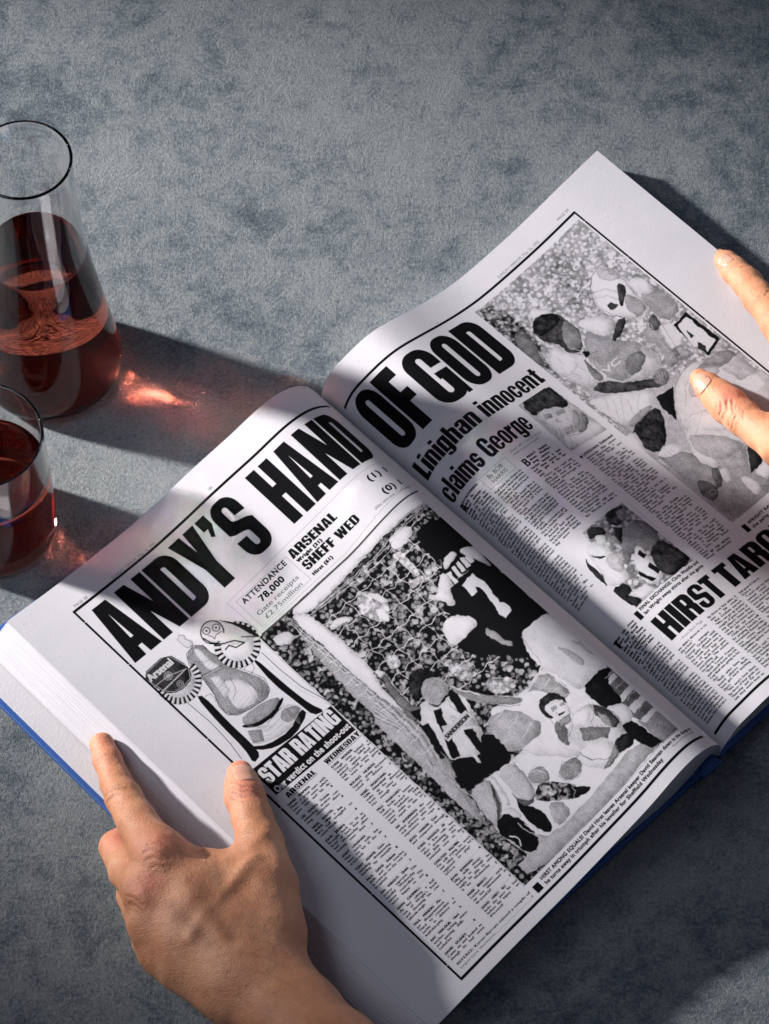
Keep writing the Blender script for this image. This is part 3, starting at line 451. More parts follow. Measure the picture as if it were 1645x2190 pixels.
2928,3379;s7:2971,3252 2928,3379 2864,3374 2929,3243;s90:2929,3243 2864,3374 2811,3347 2890,3230;l15,4:2864,3374 2811,3347;s7:2890,3230 2811,3347 2751,3329 2853,3212;s90:2853,3212
2751,3329 2710,3290 2819,3191;l15,4:2751,3329 2710,3290;s7:2819,3191 2710,3290 2659,3260 2790,3165;s90:2790,3165 2659,3260 2632,3213 2765,3137;l15,4:2659,3260
2632,3213;s7:2765,3137 2632,3213 2594,3172 2745,3105;s90:2745,3105 2594,3172 2582,3120 2730,3072;l15,4:2594,3172 2582,3120;s7:2730,3072 2582,3120 2558,3071 2721,3036;s90:2721,3036
2558,3071 2563,3017 2717,2999;l15,4:2558,3071 2563,3017;s7:2717,2999 2563,3017 2556,2963 2719,2962;s90:2719,2962 2556,2963 2577,2909 2727,2925;l15,4:2556,2963
2577,2909;s7:2727,2925 2577,2909 2586,2854 2740,2888;s90:2740,2888 2586,2854 2622,2805 2758,2852;l15,4:2586,2854 2622,2805;s7:2758,2852 2622,2805 2647,2752 2782,2818;s90:2782,2818
2647,2752 2696,2711 2810,2786;l15,4:2647,2752 2696,2711;s7:2810,2786 2696,2711 2735,2663 2842,2757;s90:2842,2757 2735,2663 2794,2632 2878,2731;l15,4:2735,2663
2794,2632;s90:3313,3158 3242,3207 3160,3241 3072,3258 2984,3257 2901,3237 2829,3201 2771,3149 2733,3086 2715,3016 2720,2941 2746,2868 2793,2800 2857,2742 2934,2698 3020,2671
3109,2661 3195,2671 3273,2698 3339,2743 3388,2801 3417,2869 3425,2943 3411,3017 3375,3088 3321,3151;s12:1130,2275 1896,2238 2020,2690 1876,2894 1613,2945 1357,2893
1226,2748;s60:1225,2725 1945,2680 1944,2701 1224,2753;l75,6:1153,2300 1869,2262 1992,2687 1851,2874 1614,2916 1384,2869 1259,2736 1153,2300;l75,5:1617,2634 1569,2659 1515,2658
1475,2632 1463,2589 1483,2545 1528,2515 1582,2509 1626,2530 1646,2570 1633,2616 1593,2650;l75,5:1584,2608 1561,2620 1536,2619 1518,2607 1512,2587 1521,2566 1542,2552 1567,2550
1588,2559 1597,2578 1591,2599 1573,2615;l75,8:1238,2580 1554,2585 1891,2682;l75,3:1554,2585 1617,2634;l75,3:1554,2585 1552,2662;l75,3:1554,2585 1488,2644;l75,3:1554,2585
1463,2592;l75,3:1554,2585 1492,2536;l75,3:1554,2585 1557,2508;l75,3:1554,2585 1621,2526;l75,3:1554,2585 1646,2578;l75,4:1662,2873 1624,2893 1581,2892 1549,2871 1539,2837 1555,2802
1591,2778 1634,2774 1670,2790 1685,2823 1675,2859 1643,2886;l75,4:1637,2854 1618,2863 1597,2863 1581,2852 1576,2835 1584,2818 1602,2806 1623,2804 1641,2812 1649,2828 1644,2846
1628,2860;s90:2692,2377 2892,2271 3053,2306 3190,2398 3396,2642 3531,3019 3520,3116 3294,3048 2997,2920 2741,2687 2666,2506;s4:3153,2360 3365,2598 3527,2846 3535,3128 3440,3027
3351,2681 3210,2451;l4,20:2857,2704 2785,2693 2723,2664 2675,2619 2648,2563 2642,2501 2659,2437 2697,2379 2753,2331 2821,2296 2896,2280 2970,2283 3038,2304 3093,2342 3130,2394
3146,2455 3139,2518 3111,2580 3063,2633;l4,22:2667,2470 2705,2613 2851,2766 3096,2869 3209,3017 3005,2983 2934,2870 2814,2887;l4,18:3527,3110 3256,2905;l4,13:2885,2447 2847,2467
2803,2469 2768,2451 2751,2419 2757,2383 2786,2352 2827,2337 2869,2341 2900,2363 2910,2398 2897,2434 2864,2461;s4:2849,2418 2824,2427 2804,2413 2809,2391 2833,2380
2855,2390;l4,13:3080,2516 3041,2536 2998,2538 2963,2520 2946,2488 2952,2451 2980,2421 3022,2405 3064,2410 3095,2433 3105,2467 3092,2503 3059,2530;s4:3044,2487 3018,2495 2999,2482
3004,2460 3028,2449 3050,2459;l4,12:2781,2493 2831,2555 2824,2613 2913,2571 3053,2589'''
ART_R = '''r462,74,832,713:;c62:4620,740 8320,710 8320,7140 4600,7130;h55:4759,2878 4966,3537 4300,5298 3788,5641 3215,6936 6153,7212 8298,5493 6589,4166;c35:4644,742 5199,876 5195,1945
4728,2566 4795,2901 4560,2110;s82:6258,803 6362,946 6481,1101 6277,1057;s84:5441,1476 5768,1430 6048,1708 5866,1744 5531,1604;c52:6956,950 7405,1206 7532,1549 6999,1933 6532,2030
6356,1773 6632,1282;s88:7336,1738 7656,1653 7896,1913 7879,2308 7762,2676 7690,2965 7369,3050 7157,2822 6819,2493 6862,2175;l12,9:7721,1678 7405,1737 7030,1958 6862,2175 6850,2518
7138,2835;l20,7:7796,1889 7855,2230 7738,2598;h16:7668,2162 7772,2336 7454,2539 7230,2589 7406,2383;h62:7618,1680 7896,1913 7862,2177 7570,2050 7460,1842;l30,8:7046,1971 7356,2108
7497,2341;l30,8:6952,2072 7254,2229 7345,2450;h50:7590,2418 7724,2703 7659,2939 7345,2973 7279,2687;l20,5:7719,1824 7834,1862 7690,1917 7802,1981 7776,2047;h45:8143,2120 8271,2980
8217,3395 7866,3453 7617,3252 7748,2781;s85:7917,2281 8178,2382 8199,2747 7986,2803 7776,2572;h50:6908,3377 7431,3101 7669,3121 7469,3592 7183,4167 6776,4080
7121,3603;s84:7465,3359 7728,3456 7672,3870 7458,3927 7194,3833;s75:5264,2231 5452,2430 5656,2759 5912,2955 6536,3028 6845,3328 6928,3739 6775,3965 6398,4020 5770,3717 5319,3381
5023,3402 4795,2901 4771,2536;h46:6010,2504 6445,2666 6441,2954 6908,3377 6505,3757 5770,3717 5503,3343 5641,2865;s86:6156,2206 6566,2293 6906,2621 6596,2843 6328,2750
6191,2468;s14:6931,2698 7126,2796 6825,2964 6433,3007 6464,2914;h14:5385,1671 5674,1595 5977,1760 6082,1972 6078,2263 6063,2369 5751,2715 5442,2628 5402,2275 5201,2037
5217,1842;h24:5943,2217 6063,2369 5774,2674 5606,2605;h16:5023,3402 5416,3406 5815,3780 6359,4048 6621,4190 6394,4304 5590,3940 5200,3654;h32:6445,3941 6720,3980 6691,4187
6394,4304 6242,4131;l15,8:5985,2426 5727,2755 5745,2885;l20,8:6869,3405 6928,3739 6759,3952;l40,9:5216,2313 4837,2870;s85:4778,3527 5469,3838 6164,4187 5875,4484 4848,4462
4735,4074 4704,3767;l45,8:5479,4019 5128,4453;l55,8:5178,3857 4908,4187;s7:5984,4337 6502,4414 5844,4946 5860,4588;h12:4823,4503 5739,4441 5797,4655 5243,5160 4795,5193
4680,4949;s80:4795,5193 5308,5207 5427,5377 5224,5542 4699,5581 4653,5383;l30,5:4818,5293 4818,5546;l30,5:4923,5295 4931,5542;l30,5:5026,5297 5042,5539;l30,5:5129,5300
5152,5536;s76:6326,4538 6811,4336 7270,4293 7914,4632 8185,5182 8345,5529 6935,6677 6025,6399 5659,5742 5733,5232 5966,4837;h40:7186,4398 8129,4575 8240,4776 7724,4764
7095,4555;s88:5772,5205 6221,5028 6720,5232 6885,5805 6544,6222 5744,6140 5459,5653;t8:7721,3541 8223,3510 8251,4345 7703,4424;t88:7798,3604 8128,3585 8136,4310 7774,4346 7737,4140
7654,4126;t10:7864,3781 7877,3976 7764,3956;t12:7813,4087 7844,4225 7772,4327 7678,4182;t84:7470,3338 7749,3493 7687,3798 7461,3884 7235,3811 7360,3518;h45:7230,3843 7481,3900
7523,4218 7124,4151;h38:7454,4410 8082,4520 8201,4754 7775,4734 7456,4553;h60:7661,4784 8239,4785 8214,5288 7734,5192;t84:7596,5259 8143,5337 8070,5557 7609,5478;l15,5:7765,1829
7766,1903 7727,1961 7810,1976;h44:4727,5190 4889,5391 5409,5499 5452,6038 6497,6733 5695,7404 4699,7267;s78:5784,5132 6348,5102 6903,5392 6822,5965 6380,6270 5553,6174
5322,5818;h52:5668,5940 6513,6179 6106,6511 5604,6242;s12:6557,6148 6677,6425 6385,6651 6009,6629;h24:4913,6074 5084,6190 5120,6498 4808,6633 4659,6349;h25:5452,6038 5590,6200
5267,6475 5064,6460;s80:5553,6174 5744,6248 5548,6486 5349,6470;s82:5716,6575 5928,6633 5923,6943 5686,7055 5630,6890;s80:6081,6681 6616,6569 6539,6826 6165,6930;l80,5:4885,6402
5031,6406 5018,6491 4872,6488 4885,6402;h10:5355,1708 5531,1604 5770,1622 5977,1760 6019,1922 5758,2016 5479,1979 5228,1969;h34:6043,2000 6066,2224 6024,2398 5837,2605 5502,2585
5571,2343 5799,2106;h92:5257,2284 5356,2428 5383,2671 5353,2883 4975,2963 4832,2779 4850,2528;h66:6806,3355 6865,3690 6743,3940 6422,3981 6105,3855 6465,3669;h20:7431,3101
7662,3126 7588,3343 7389,3413 7264,3313;h90:6195,5093 6689,5253 6831,5568 6846,5832 6411,5676 6060,5417;h58:5741,5295 6014,5495 6421,5852 6512,6199 5775,6118
5511,5663;l25,4:6990,948 7004,1007 6970,1051;l88,4:6903,1192 6916,1250 6882,1294;l25,4:6815,1435 6828,1493 6794,1537;l88,4:6726,1678 6739,1736 6706,1779;l25,4:6638,1920 6651,1978
6617,2021;l88,4:7433,1524 7446,1582 7413,1625;l25,4:6752,1277 6765,1336 6731,1380;l88,4:6663,1521 6677,1579 6643,1623;l25,4:6575,1764 6588,1821 6554,1865;l88,4:7371,1366 7384,1424
7351,1467;l25,4:7284,1607 7297,1665 7264,1708;l88,4:6601,1363 6614,1422 6580,1466;l25,4:6512,1607 6525,1665 6491,1709;l88,4:6423,1850 6436,1907 6402,1951;l25,4:7222,1449 7235,1507
7202,1551;l88,4:7135,1690 7148,1748 7115,1792;l25,4:6449,1450 6462,1508 6428,1552;l88,4:6360,1693 6373,1751 6339,1795;l25,4:7160,1291 7173,1349 7140,1393;l88,4:7073,1533 7086,1591
7052,1634;l25,4:6985,1775 6998,1832 6965,1876;l88,4:6297,1537 6310,1595 6276,1639;l25,4:7098,1133 7111,1191 7078,1235;l88,4:7010,1375 7024,1433 6990,1477;l25,4:6923,1617 6936,1675
6902,1719;l88,4:6835,1859 6848,1917 6814,1961;l25,4:6144,1624 6157,1682 6123,1726;l88,4:6948,1217 6961,1275 6928,1319;l25,4:6860,1460 6873,1518 6839,1562;l88,4:6772,1703 6785,1760
6751,1804;l25,4:6683,1945 6697,2002 6663,2046;l88,4:6885,1059 6899,1117 6865,1161;l25,4:6797,1302 6811,1361 6777,1405;l88,4:6709,1546 6722,1604 6688,1647;l25,4:6620,1788 6634,1846
6600,1890;l88,4:7416,1392 7429,1450 7395,1493;l25,4:6735,1145 6748,1203 6714,1247;l88,4:6646,1388 6659,1446 6625,1490;l25,4:6557,1631 6571,1689 6537,1733;l88,4:6469,1874 6482,1932
6448,1976;l25,4:7267,1475 7280,1533 7247,1576;l88,4:7180,1716 7193,1774 7160,1817;l25,4:6494,1475 6508,1533 6474,1577;l88,4:6406,1718 6419,1776 6385,1820;l25,4:7205,1316 7218,1375
7185,1418;l88,4:7118,1558 7131,1616 7098,1660;l40,7:6043,2000 6053,2185 5992,2373;l45,6:5843,2434 5891,2541 5789,2568;t6:5679,2719 5811,2790 5771,2876 5605,2867;l10,8:5468,2442
5462,2613 5631,2787 5951,2927;l88,7:5521,2452 5671,2724 5839,2665;l25,4:6146,3047 6041,3170;l25,4:6200,3065 6095,3188;l25,4:6254,3083 6149,3206;l25,4:6308,3102
6203,3224;l25,4:6362,3120 6257,3242;l20,4:5750,2977 5849,3024 5825,3150 5704,3175 5647,3074 5750,2977;l20,4:5807,3021 5688,3163;l35,6:4816,2885 5038,2918 5144,3080;l35,6:4795,2948
5016,2991 5132,3159;l35,6:5065,3373 5366,3300;l35,6:6490,3109 6344,3402 6045,3521;l35,6:6704,3334 6456,3604 6087,3726;l35,6:6816,3536 6608,3778;l35,6:5120,2479
5089,2691;l35,6:5313,2911 5348,3170 5072,3320;h30:5577,2816 5532,3133 5528,3420 5319,3381 5356,3118;h30:6280,3353 6690,3438 6661,3647 6222,3771 5952,3681;l10,4:6457,3979
6378,4091;l70,4:6476,3993 6409,4097;l10,4:6517,4002 6430,4119;l70,4:6536,4016 6461,4125;l10,4:6577,4025 6483,4148;l70,4:6596,4039 6513,4154;l10,4:6637,4048
6535,4176;l70,4:6656,4062 6566,4182;l50,7:5086,3735 4820,4015;l50,7:5429,3867 4968,4285 4766,4380;l50,7:5790,4078 5402,4307;l50,7:5990,4170 5707,4417;l12,7:4686,3756 4713,4089
4819,4483;h45:5015,4346 5435,4330 5779,4413 5484,4481 4917,4508;l30,8:7617,3252 7469,3592 7319,3932 7141,4220;l75,7:7386,3180 7236,3521 7079,3914;l18,6:6792,4092 7019,4096
7099,4273;l40,8:7251,4306 6740,4339 6287,4565 5959,4889 5781,5267;l45,7:7109,4452 6673,4572 6314,4870;l48,7:5804,5228 6208,5046 6712,5237;l45,6:6543,5493 6772,5608;l45,6:6489,5577
6809,5720;l45,6:6430,5663 6775,5790;l45,6:5738,5687 5822,6085 6103,6345;l45,6:6413,5170 5925,5374 5699,5715;h62:7032,4506 7374,4545 7724,4764 7084,4886 6598,4856
6588,4678;l20,6:7480,3346 7368,3542 7230,3814;l15,6:7201,3820 7205,3948 7155,4157;h30:7230,3843 7313,3873 7267,4050 7165,4005;l22,5:7243,4067 7206,4180;l22,5:7302,4095
7262,4210;l22,5:7360,4124 7318,4240;l22,5:7419,4152 7375,4270;t15:7043,2361 7182,2365 7261,2502 7054,2516 6996,2469;t12:7648,2240 7757,2331 7556,2454 7545,2373;l20,6:7384,1729
7152,1866 6919,2153 6888,2383 6949,2577;l30,5:7864,2130 7792,2360 7747,2540;l30,5:7520,2642 7533,2869;l30,5:7081,2719 7251,2892 7477,2967;l30,5:7266,2940 6952,3193;h28:4956,1539
5095,1873 4692,2544 4572,2294 4645,1810;s86:4427,4565 4888,4574 4823,4758 4664,5052 4452,4919;e0:;r114,556,307,726:;c50:1756,5572 2991,5557 3069,7248 1257,7241;s84:1625,5779
1843,5894 1898,6139 1813,6468 1734,6734 1524,6754 1225,6662 1256,6523 1406,6122 1462,5905;s10:1840,5591 2022,5601 2148,5729 2096,5874 1964,5824 1869,5815 1721,5760;h72:1871,5783
2068,5854 1959,5987 1842,6010 1784,5913;s12:1376,5913 1355,6045 1331,6323 1207,6646 1186,6431 1213,6122;s10:1214,6669 1587,6792 1480,7045 1541,7228 1255,7213
1201,6938;s15:1477,5952 1571,6083 1715,6172 1657,6189 1512,6099;h60:1629,6182 1929,6229 1823,6575 1651,6598 1552,6415;s80:1391,6969 1860,7034 1880,7247 1541,7228;h34:2501,5972
2985,5998 3036,6367 2893,6553 2457,6613 2356,6345 2142,6459 1838,6621 1892,6433 2233,6125;h14:2459,5540 2704,5558 2964,5576 2851,5714 2647,5862 2403,5874 2313,5712;h36:2685,5631
2918,5652 2796,5818 2612,5874 2591,5759;s12:2321,5852 2481,5959 2146,6196 2160,6039;s84:2226,6420 2436,6399 2365,6684 2345,7101 1921,7214 1863,6773;s8:2312,6481 2358,6646 2236,6677
2210,6525;s8:2254,6772 2311,7028 2192,7051 2145,6825;s8:1940,6768 2058,7073 1970,7088 1867,6793;h12:2457,6613 2893,6553 3038,6826 3045,7250 2394,7235 2279,7154
2280,6923;h30:1765,6594 1953,6613 1866,6742 1736,6703;e0:;r318,284,442,427:;h58:3201,2828 4312,2858 4446,4233 3178,4187;s82:3384,3835 3875,3798 4407,3900 4446,4233 3962,4204
3178,4187;h70:3485,3127 3897,3272 4347,3347 4304,3632 4127,3838 3779,3948 3475,3858 3417,3600 3395,3360;h12:3394,2824 3844,2752 4304,2864 4343,3137 4307,3375 4116,3420 3953,3276
3600,3177 3280,3224 3278,2969;h38:4304,3632 4389,3786 4180,3971 3881,4005 3779,3948 4127,3838;h46:3472,3273 3698,3332 3634,3410 3417,3387;h44:3811,3352 4076,3397 4019,3478
3771,3443;l20,5:3459,3337 3606,3369;l20,5:3812,3394 4000,3432;l28,5:3627,3712 3747,3737 3897,3749;h50:3703,3447 3665,3580 3785,3604 3614,3593 3582,3509;h48:3589,3717 3849,3773
3751,3882 3530,3863;l15,9:3461,3825 3524,3910 3826,4000 4146,3952 4316,3794;l20,10:3369,3675 3190,3883;l20,10:3460,3698 3360,3873;l35,6:3521,3145 3291,3281 3244,3484 3271,3700
3392,3915;l30,6:3501,3278 3698,3332;l30,6:3854,3335 4084,3391;l45,5:3773,3357 3658,3499 3691,3604;h50:4252,3498 4284,3646 4052,3846 3751,3882 4005,3666;l15,6:3524,3910
3386,4088;l40,5:3530,3736 3757,3793;l8,9:3448,2852 3626,2944 3843,3010'''
# ------------------------------------------------------------------ the print on the two pages (drawn here in code)
PW, PH = 1800, 2300                       # raster of one page; layout units are 1000 x 1000 per page
rng = np.random.default_rng(7)
def spans(ed, x0, y0, w, h):
    """signed area accumulation of directed edges -> coverage"""
    ed = np.asarray(ed, np.float64).reshape(-1, 4); SUB = 3
    xa, ya, xb, yb = ed[:, 0] - x0, (ed[:, 1] - y0) * SUB, ed[:, 2] - x0, (ed[:, 3] - y0) * SUB
    sg = np.where(yb > ya, 1.0, -1.0); sw = yb < ya
    xa, xb = np.where(sw, xb, xa), np.where(sw, xa, xb); ya, yb = np.where(sw, yb, ya), np.where(sw, ya, yb)
    r0 = np.clip(np.ceil(ya - .5), 0, h * SUB).astype(int); r1 = np.clip(np.ceil(yb - .5), 0, h * SUB).astype(int)
    n = np.maximum(r1 - r0, 0); k = n > 0
    xa, xb, ya, yb, sg, r0, n = xa[k], xb[k], ya[k], yb[k], sg[k], r0[k], n[k]
    buf = np.zeros((h, w + 2))
    if len(n):
        rep = np.repeat(np.arange(len(n)), n); off = np.arange(n.sum()) - np.repeat(np.cumsum(n) - n, n)
        row = r0[rep] + off; x = xa[rep] + (row + .5 - ya[rep]) / (yb - ya)[rep] * (xb - xa)[rep]
        x = np.clip(x, 0, w); xi = np.floor(x).astype(int); fr = x - xi; rr = row // SUB
        flat = buf.ravel(); base = rr * (w + 2) + xi; s = sg[rep] / SUB
        flat += np.bincount(base, s * (1 - fr), minlength=flat.size)[:flat.size]
        flat += np.bincount(base + 1, s * fr, minlength=flat.size)[:flat.size]
    return np.clip(np.abs(np.cumsum(buf, 1)[:, :w]), 0, 1)
def loop_edges(p):
    p = np.asarray(p, float); q = np.roll(p, -1, 0)
    e = np.hstack([p, q])
    if (p[:, 0] * q[:, 1] - q[:, 0] * p[:, 1]).sum() < 0: e = e[:, [2, 3, 0, 1]]
    return e
def U(pts): return np.asarray(pts, float) * [PW / 1000, PH / 1000]
def fill(img, e, val, op=None):
    e = np.asarray(e).reshape(-1, 4)
    x0 = max(int(min(e[:, 0].min(), e[:, 2].min())) - 1, 0); x1 = min(int(max(e[:, 0].max(), e[:, 2].max())) + 2, PW)
    y0 = max(int(min(e[:, 1].min(), e[:, 3].min())) - 1, 0); y1 = min(int(max(e[:, 1].max(), e[:, 3].max())) + 2, PH)
    if x1 <= x0 or y1 <= y0: return
    c = spans(e, x0, y0, x1 - x0, y1 - y0); sl = (slice(y0, y1), slice(x0, x1))
    v = val[sl] if isinstance(val, np.ndarray) else val
    img[sl] = img[sl] * (1 - c) + v * c
def stroke_edges(pts, w):
    out = []; h = w / 2
    for a, b in zip(pts, pts[1:]):
        d = b - a; L_ = math.hypot(*d)
        if L_ < 1e-6: continue
        d = d / L_; n = np.array([-d[1], d[0]]) * h; a2 = a - d * h * .6; b2 = b + d * h * .6
        out.append(loop_edges([a2 + n, b2 + n, b2 - n, a2 - n]))
    return np.vstack(out)
def line(img, pts, w, v=0.0): fill(img, stroke_edges(U(pts), w), v)
def rect(img, x0, y0, x1, y1, v=0.0): fill(img, loop_edges(U([(x0, y0), (x1, y0), (x1, y1), (x0, y1)])), v)
def noise2(cell, ax=1.0):
    a = rng.random((int(PH / cell / ax) + 3, int(PW / cell) + 3))
    y = np.arange(PH) / cell / ax; x = np.arange(PW) / cell
    yi = y.astype(int); xi = x.astype(int); fy = (y - yi)[:, None]; fx = (x - xi)[None]; fy = fy * fy * (3 - 2 * fy); fx = fx * fx * (3 - 2 * fx)
    g = lambda i, j: a[np.ix_(yi + i, xi + j)]
    return (g(0, 0) * (1 - fx) + g(0, 1) * fx) * (1 - fy) + (g(1, 0) * (1 - fx) + g(1, 1) * fx) * fy
CROWD = np.clip((.5 * noise2(17) + .3 * noise2(8) + .2 * noise2(30) - .5) * 4.2, -1, 1)
def crowd_heads():
    a = np.full((PH, PW), .12); yy, xx = np.mgrid[-34:34, -24:24]
    for gy in range(0, PH, 27):
        for gx in range(0, PW, 26):
            cx = gx + rng.integers(-9, 10) + (13 if (gy // 27) % 2 else 0); cy = gy + rng.integers(-8, 9)
            if cx < 26 or cy < 36 or cx > PW - 26 or cy > PH - 36: continue
            w = a[cy - 34:cy + 34, cx - 24:cx + 24]; r = 7 + 3.5 * rng.random(); sh = rng.choice([.08, .15, .35, .6, .85], p=[.3, .25, .2, .15, .1]); f = .45 + .4 * rng.random(); ax = rng.random() * .6 - .3
            w[(xx / (r * 1.9)) ** 2 + ((yy - r * 2.3) / (r * 1.5)) ** 2 < 1] = sh
            w[(xx / (r * .95)) ** 2 + ((yy + 1) / (r * 1.2)) ** 2 < 1] = .06
            w[((xx + ax) / (r * .8)) ** 2 + ((yy - r * .35) / (r * .95)) ** 2 < 1] = f
            w[(((xx + 3) / 2.2) ** 2 + (yy / 1.6) ** 2 < 1) | (((xx - 3) / 2.2) ** 2 + (yy / 1.6) ** 2 < 1) | ((xx / 3.0) ** 2 + ((yy - r * .8) / 1.3) ** 2 < 1)] = f * .4
    return a
HEADS = crowd_heads()
SOFT = np.clip((.6 * noise2(26) + .4 * noise2(11) - .5) * 2, -1, 1)
WARP = [np.clip((.5 * noise2(34) + .5 * noise2(14) - .5) * 2, -1, 1) for _ in (0, 1)]
GRAIN = rng.random((PH, PW)); GRAIN = .6 * GRAIN + .4 * np.roll(GRAIN, 1, 1)
def blur3(a, it):
    for _ in range(it):
        a = (np.roll(a, 1, 0) + 2 * a + np.roll(a, -1, 0)) / 4; a = (np.roll(a, 1, 1) + 2 * a + np.roll(a, -1, 1)) / 4
    return a
HEADS_B = blur3(HEADS, 5)
FOLD = np.clip((noise2(9, 3.5) + noise2(22, 2.2) - 1) * 1.6, -1, 1)
def boxb(c, n):
    for ax in (0, 1):
        for _ in range(2):
            p = np.pad(c, [(n, n) if i == ax else (0, 0) for i in (0, 1)], mode='edge'); s = np.cumsum(p, ax); s = np.insert(s, 0, 0, axis=ax)
            m = c.shape[ax]; c = (np.take(s, range(2 * n + 1, 2 * n + 1 + m), ax) - np.take(s, range(0, m), ax)) / (2 * n + 1)
    return c
def fill_round(img, e, val):
    """a tone that darkens a little toward its own edge, so that the printed shape looks rounded"""
    x0 = max(int(min(e[:, 0].min(), e[:, 2].min())) - 1, 0); x1 = min(int(max(e[:, 0].max(), e[:, 2].max())) + 2, PW)
    y0 = max(int(min(e[:, 1].min(), e[:, 3].min())) - 1, 0); y1 = min(int(max(e[:, 1].max(), e[:, 3].max())) + 2, PH)
    if x1 <= x0 or y1 <= y0: return
    c = spans(e, x0, y0, x1 - x0, y1 - y0); n = int(np.clip(min(x1 - x0, y1 - y0) / 7, 2, 22)); b = boxb(np.roll(np.roll(c, -n // 2, 1), -n // 2, 0), n)
    sl = (slice(y0, y1), slice(x0, x1)); img[sl] = img[sl] * (1 - c) + (val[sl] * (.50 + .56 * b) + .06 * FOLD[sl] * val[sl]) * c
def paint(img, data):
    """painter's list: s = flat tone, h = halftone grey, c = crowd, l = line; e closes a photograph (grain is added)"""
    clip = None
    def smooth_loop(p, it):
        for _ in range(it):
            q = np.roll(p, -1, 0); p = np.stack([.78 * p + .22 * q, .22 * p + .78 * q], 1).reshape(-1, 2)
        return p
    work = img.copy(); touched = np.zeros((PH, PW))
    for it in ' '.join(data.split('\n')).split(';'):
        head, _, body = it.partition(':'); k = head[0]
        if k == 'r':
            x0, y0, x1, y1 = [float(v) for v in head[1:].split(',')]; clip = (slice(int(y0 * PH / 1000), int(y1 * PH / 1000)), slice(int(x0 * PW / 1000), int(x1 * PW / 1000))); continue
        if k == 'e' or k == '#':
            t = np.clip(touched, 0, 1)
            if clip is not None:
                m = np.zeros_like(t); m[clip] = 1; t = t * m; clip = None
                yy, xx = np.mgrid[0:PH, 0:PW]
                work = work[np.clip(yy + (WARP[0] * 7).astype(int), 0, PH - 1), np.clip(xx + (WARP[1] * 7).astype(int), 0, PW - 1)]
                work = np.clip(work + .05 * SOFT * np.clip(work * 3, 0, 1) * np.clip((1.0 - work) * 3.5, .25, 1), 0, .95)
            w2 = blur3(work, 2)
            w2 = w2 + (GRAIN - .5) * .62 * np.clip(w2 * 2.2, .15, 1) * np.clip((1.06 - w2) * 3, .05, 1)
            w2 = np.clip((w2 - .5) * 1.2 + .48, 0, .97)
            img[:] = img * (1 - t) + w2 * t; work = img.copy(); touched[:] = 0; continue
        pts = U(np.array([[float(v) / 10 for v in p.split(',')] for p in body.split()]))
        if k == 'l':
            g, w = head[1:].split(','); e = stroke_edges(pts, max(float(w) / 10 * 2.7, 1.2)); g = float(g) / 100; fill(work, e, g)
            if g <= .5 : fill(touched, e, 1.0)
        else:
            g = float(head[1:]) / 100; e = loop_edges(smooth_loop(pts, 1) if len(pts) > 4 and k != 't' else pts)
            val = g if k in 'st' else (np.clip(g + .8 * (HEADS_B - .34) + .12 * CROWD, 0, .92) if k == 'c' else np.clip(g + .05 * SOFT, 0, 1))
            if k == 's': val = np.clip(g + .02 * SOFT, 0, 1)
            (fill if k in 'ct' else fill_round)(work, e, val); fill(touched, e, 1.0)
    return img
_gc = {}
def glyph(ch):
    if ch in _gc: return _gc[ch]
    def mk(s):
        c = bpy.data.curves.new('g', 'FONT'); c.body = s; c.resolution_u = 4; o = bpy.data.objects.new('g', c); m = o.to_mesh()
        v = np.array([(p.co.x, p.co.y) for p in m.vertices]).reshape(-1, 2); e = []
        for p in m.polygons:
            ii = list(p.vertices); q = v[ii]; r = np.roll(q, -1, 0)
            if (q[:, 0] * r[:, 1] - r[:, 0] * q[:, 1]).sum() < 0: q, r = r, q
            e.append(np.hstack([q, r]))
        o.to_mesh_clear(); bpy.data.objects.remove(o); bpy.data.curves.remove(c)
        return v, (np.vstack(e) if e else np.zeros((0, 4)))
    if ch == ' ': _gc[ch] = (np.zeros((0, 4)), .28); return _gc[ch]
    va, _ = mk('H' + ch + 'H'); vb, _ = mk('HH'); _, e = mk(ch)
    _gc[ch] = (e, float(va[:, 0].max() - vb[:, 0].max())); return _gc[ch]
CAP = .727
def layout(s, x0, x1, yb, cap, track=0.0, jst=False):
    """edges (px) of string s fitted between x0 and x1, baseline yb, capital height cap (all page units)"""
    sy = cap * PH / 1000 / CAP; xs = []; x = 0.0; parts = []
    sp_extra = 0.0
    for ch in s:
        e, a = glyph(ch); parts.append((e, x)); x += a + track
    if not parts: return np.zeros((0, 4))
    tot = x - track; X0 = x0 * PW / 1000; sx = (x1 - x0) * PW / 1000 / tot
    if jst:
        nat = sy * .92
        if nat * tot < (x1 - x0) * PW / 1000: nat = min(nat * 1.22, (x1 - x0) * PW / 1000 / tot); nsp = s.count(' ')
        if nat * tot < (x1 - x0) * PW / 1000 and nsp:
            sp_extra = ((x1 - x0) * PW / 1000 / nat - tot) / nsp; sx = nat
            if sp_extra > .8: sp_extra = min(sp_extra, .8)
    out = []; add = 0.0
    for ch, (e, px) in zip(s, parts):
        if len(e):
            q = np.empty_like(e); q[:, 0] = X0 + (e[:, 0] + px + add) * sx; q[:, 2] = X0 + (e[:, 2] + px + add) * sx
            q[:, 1] = yb * PH / 1000 - e[:, 1] * sy; q[:, 3] = yb * PH / 1000 - e[:, 3] * sy; out.append(q)
        elif ch == ' ': add += sp_extra
    return np.vstack(out) if out else np.zeros((0, 4))
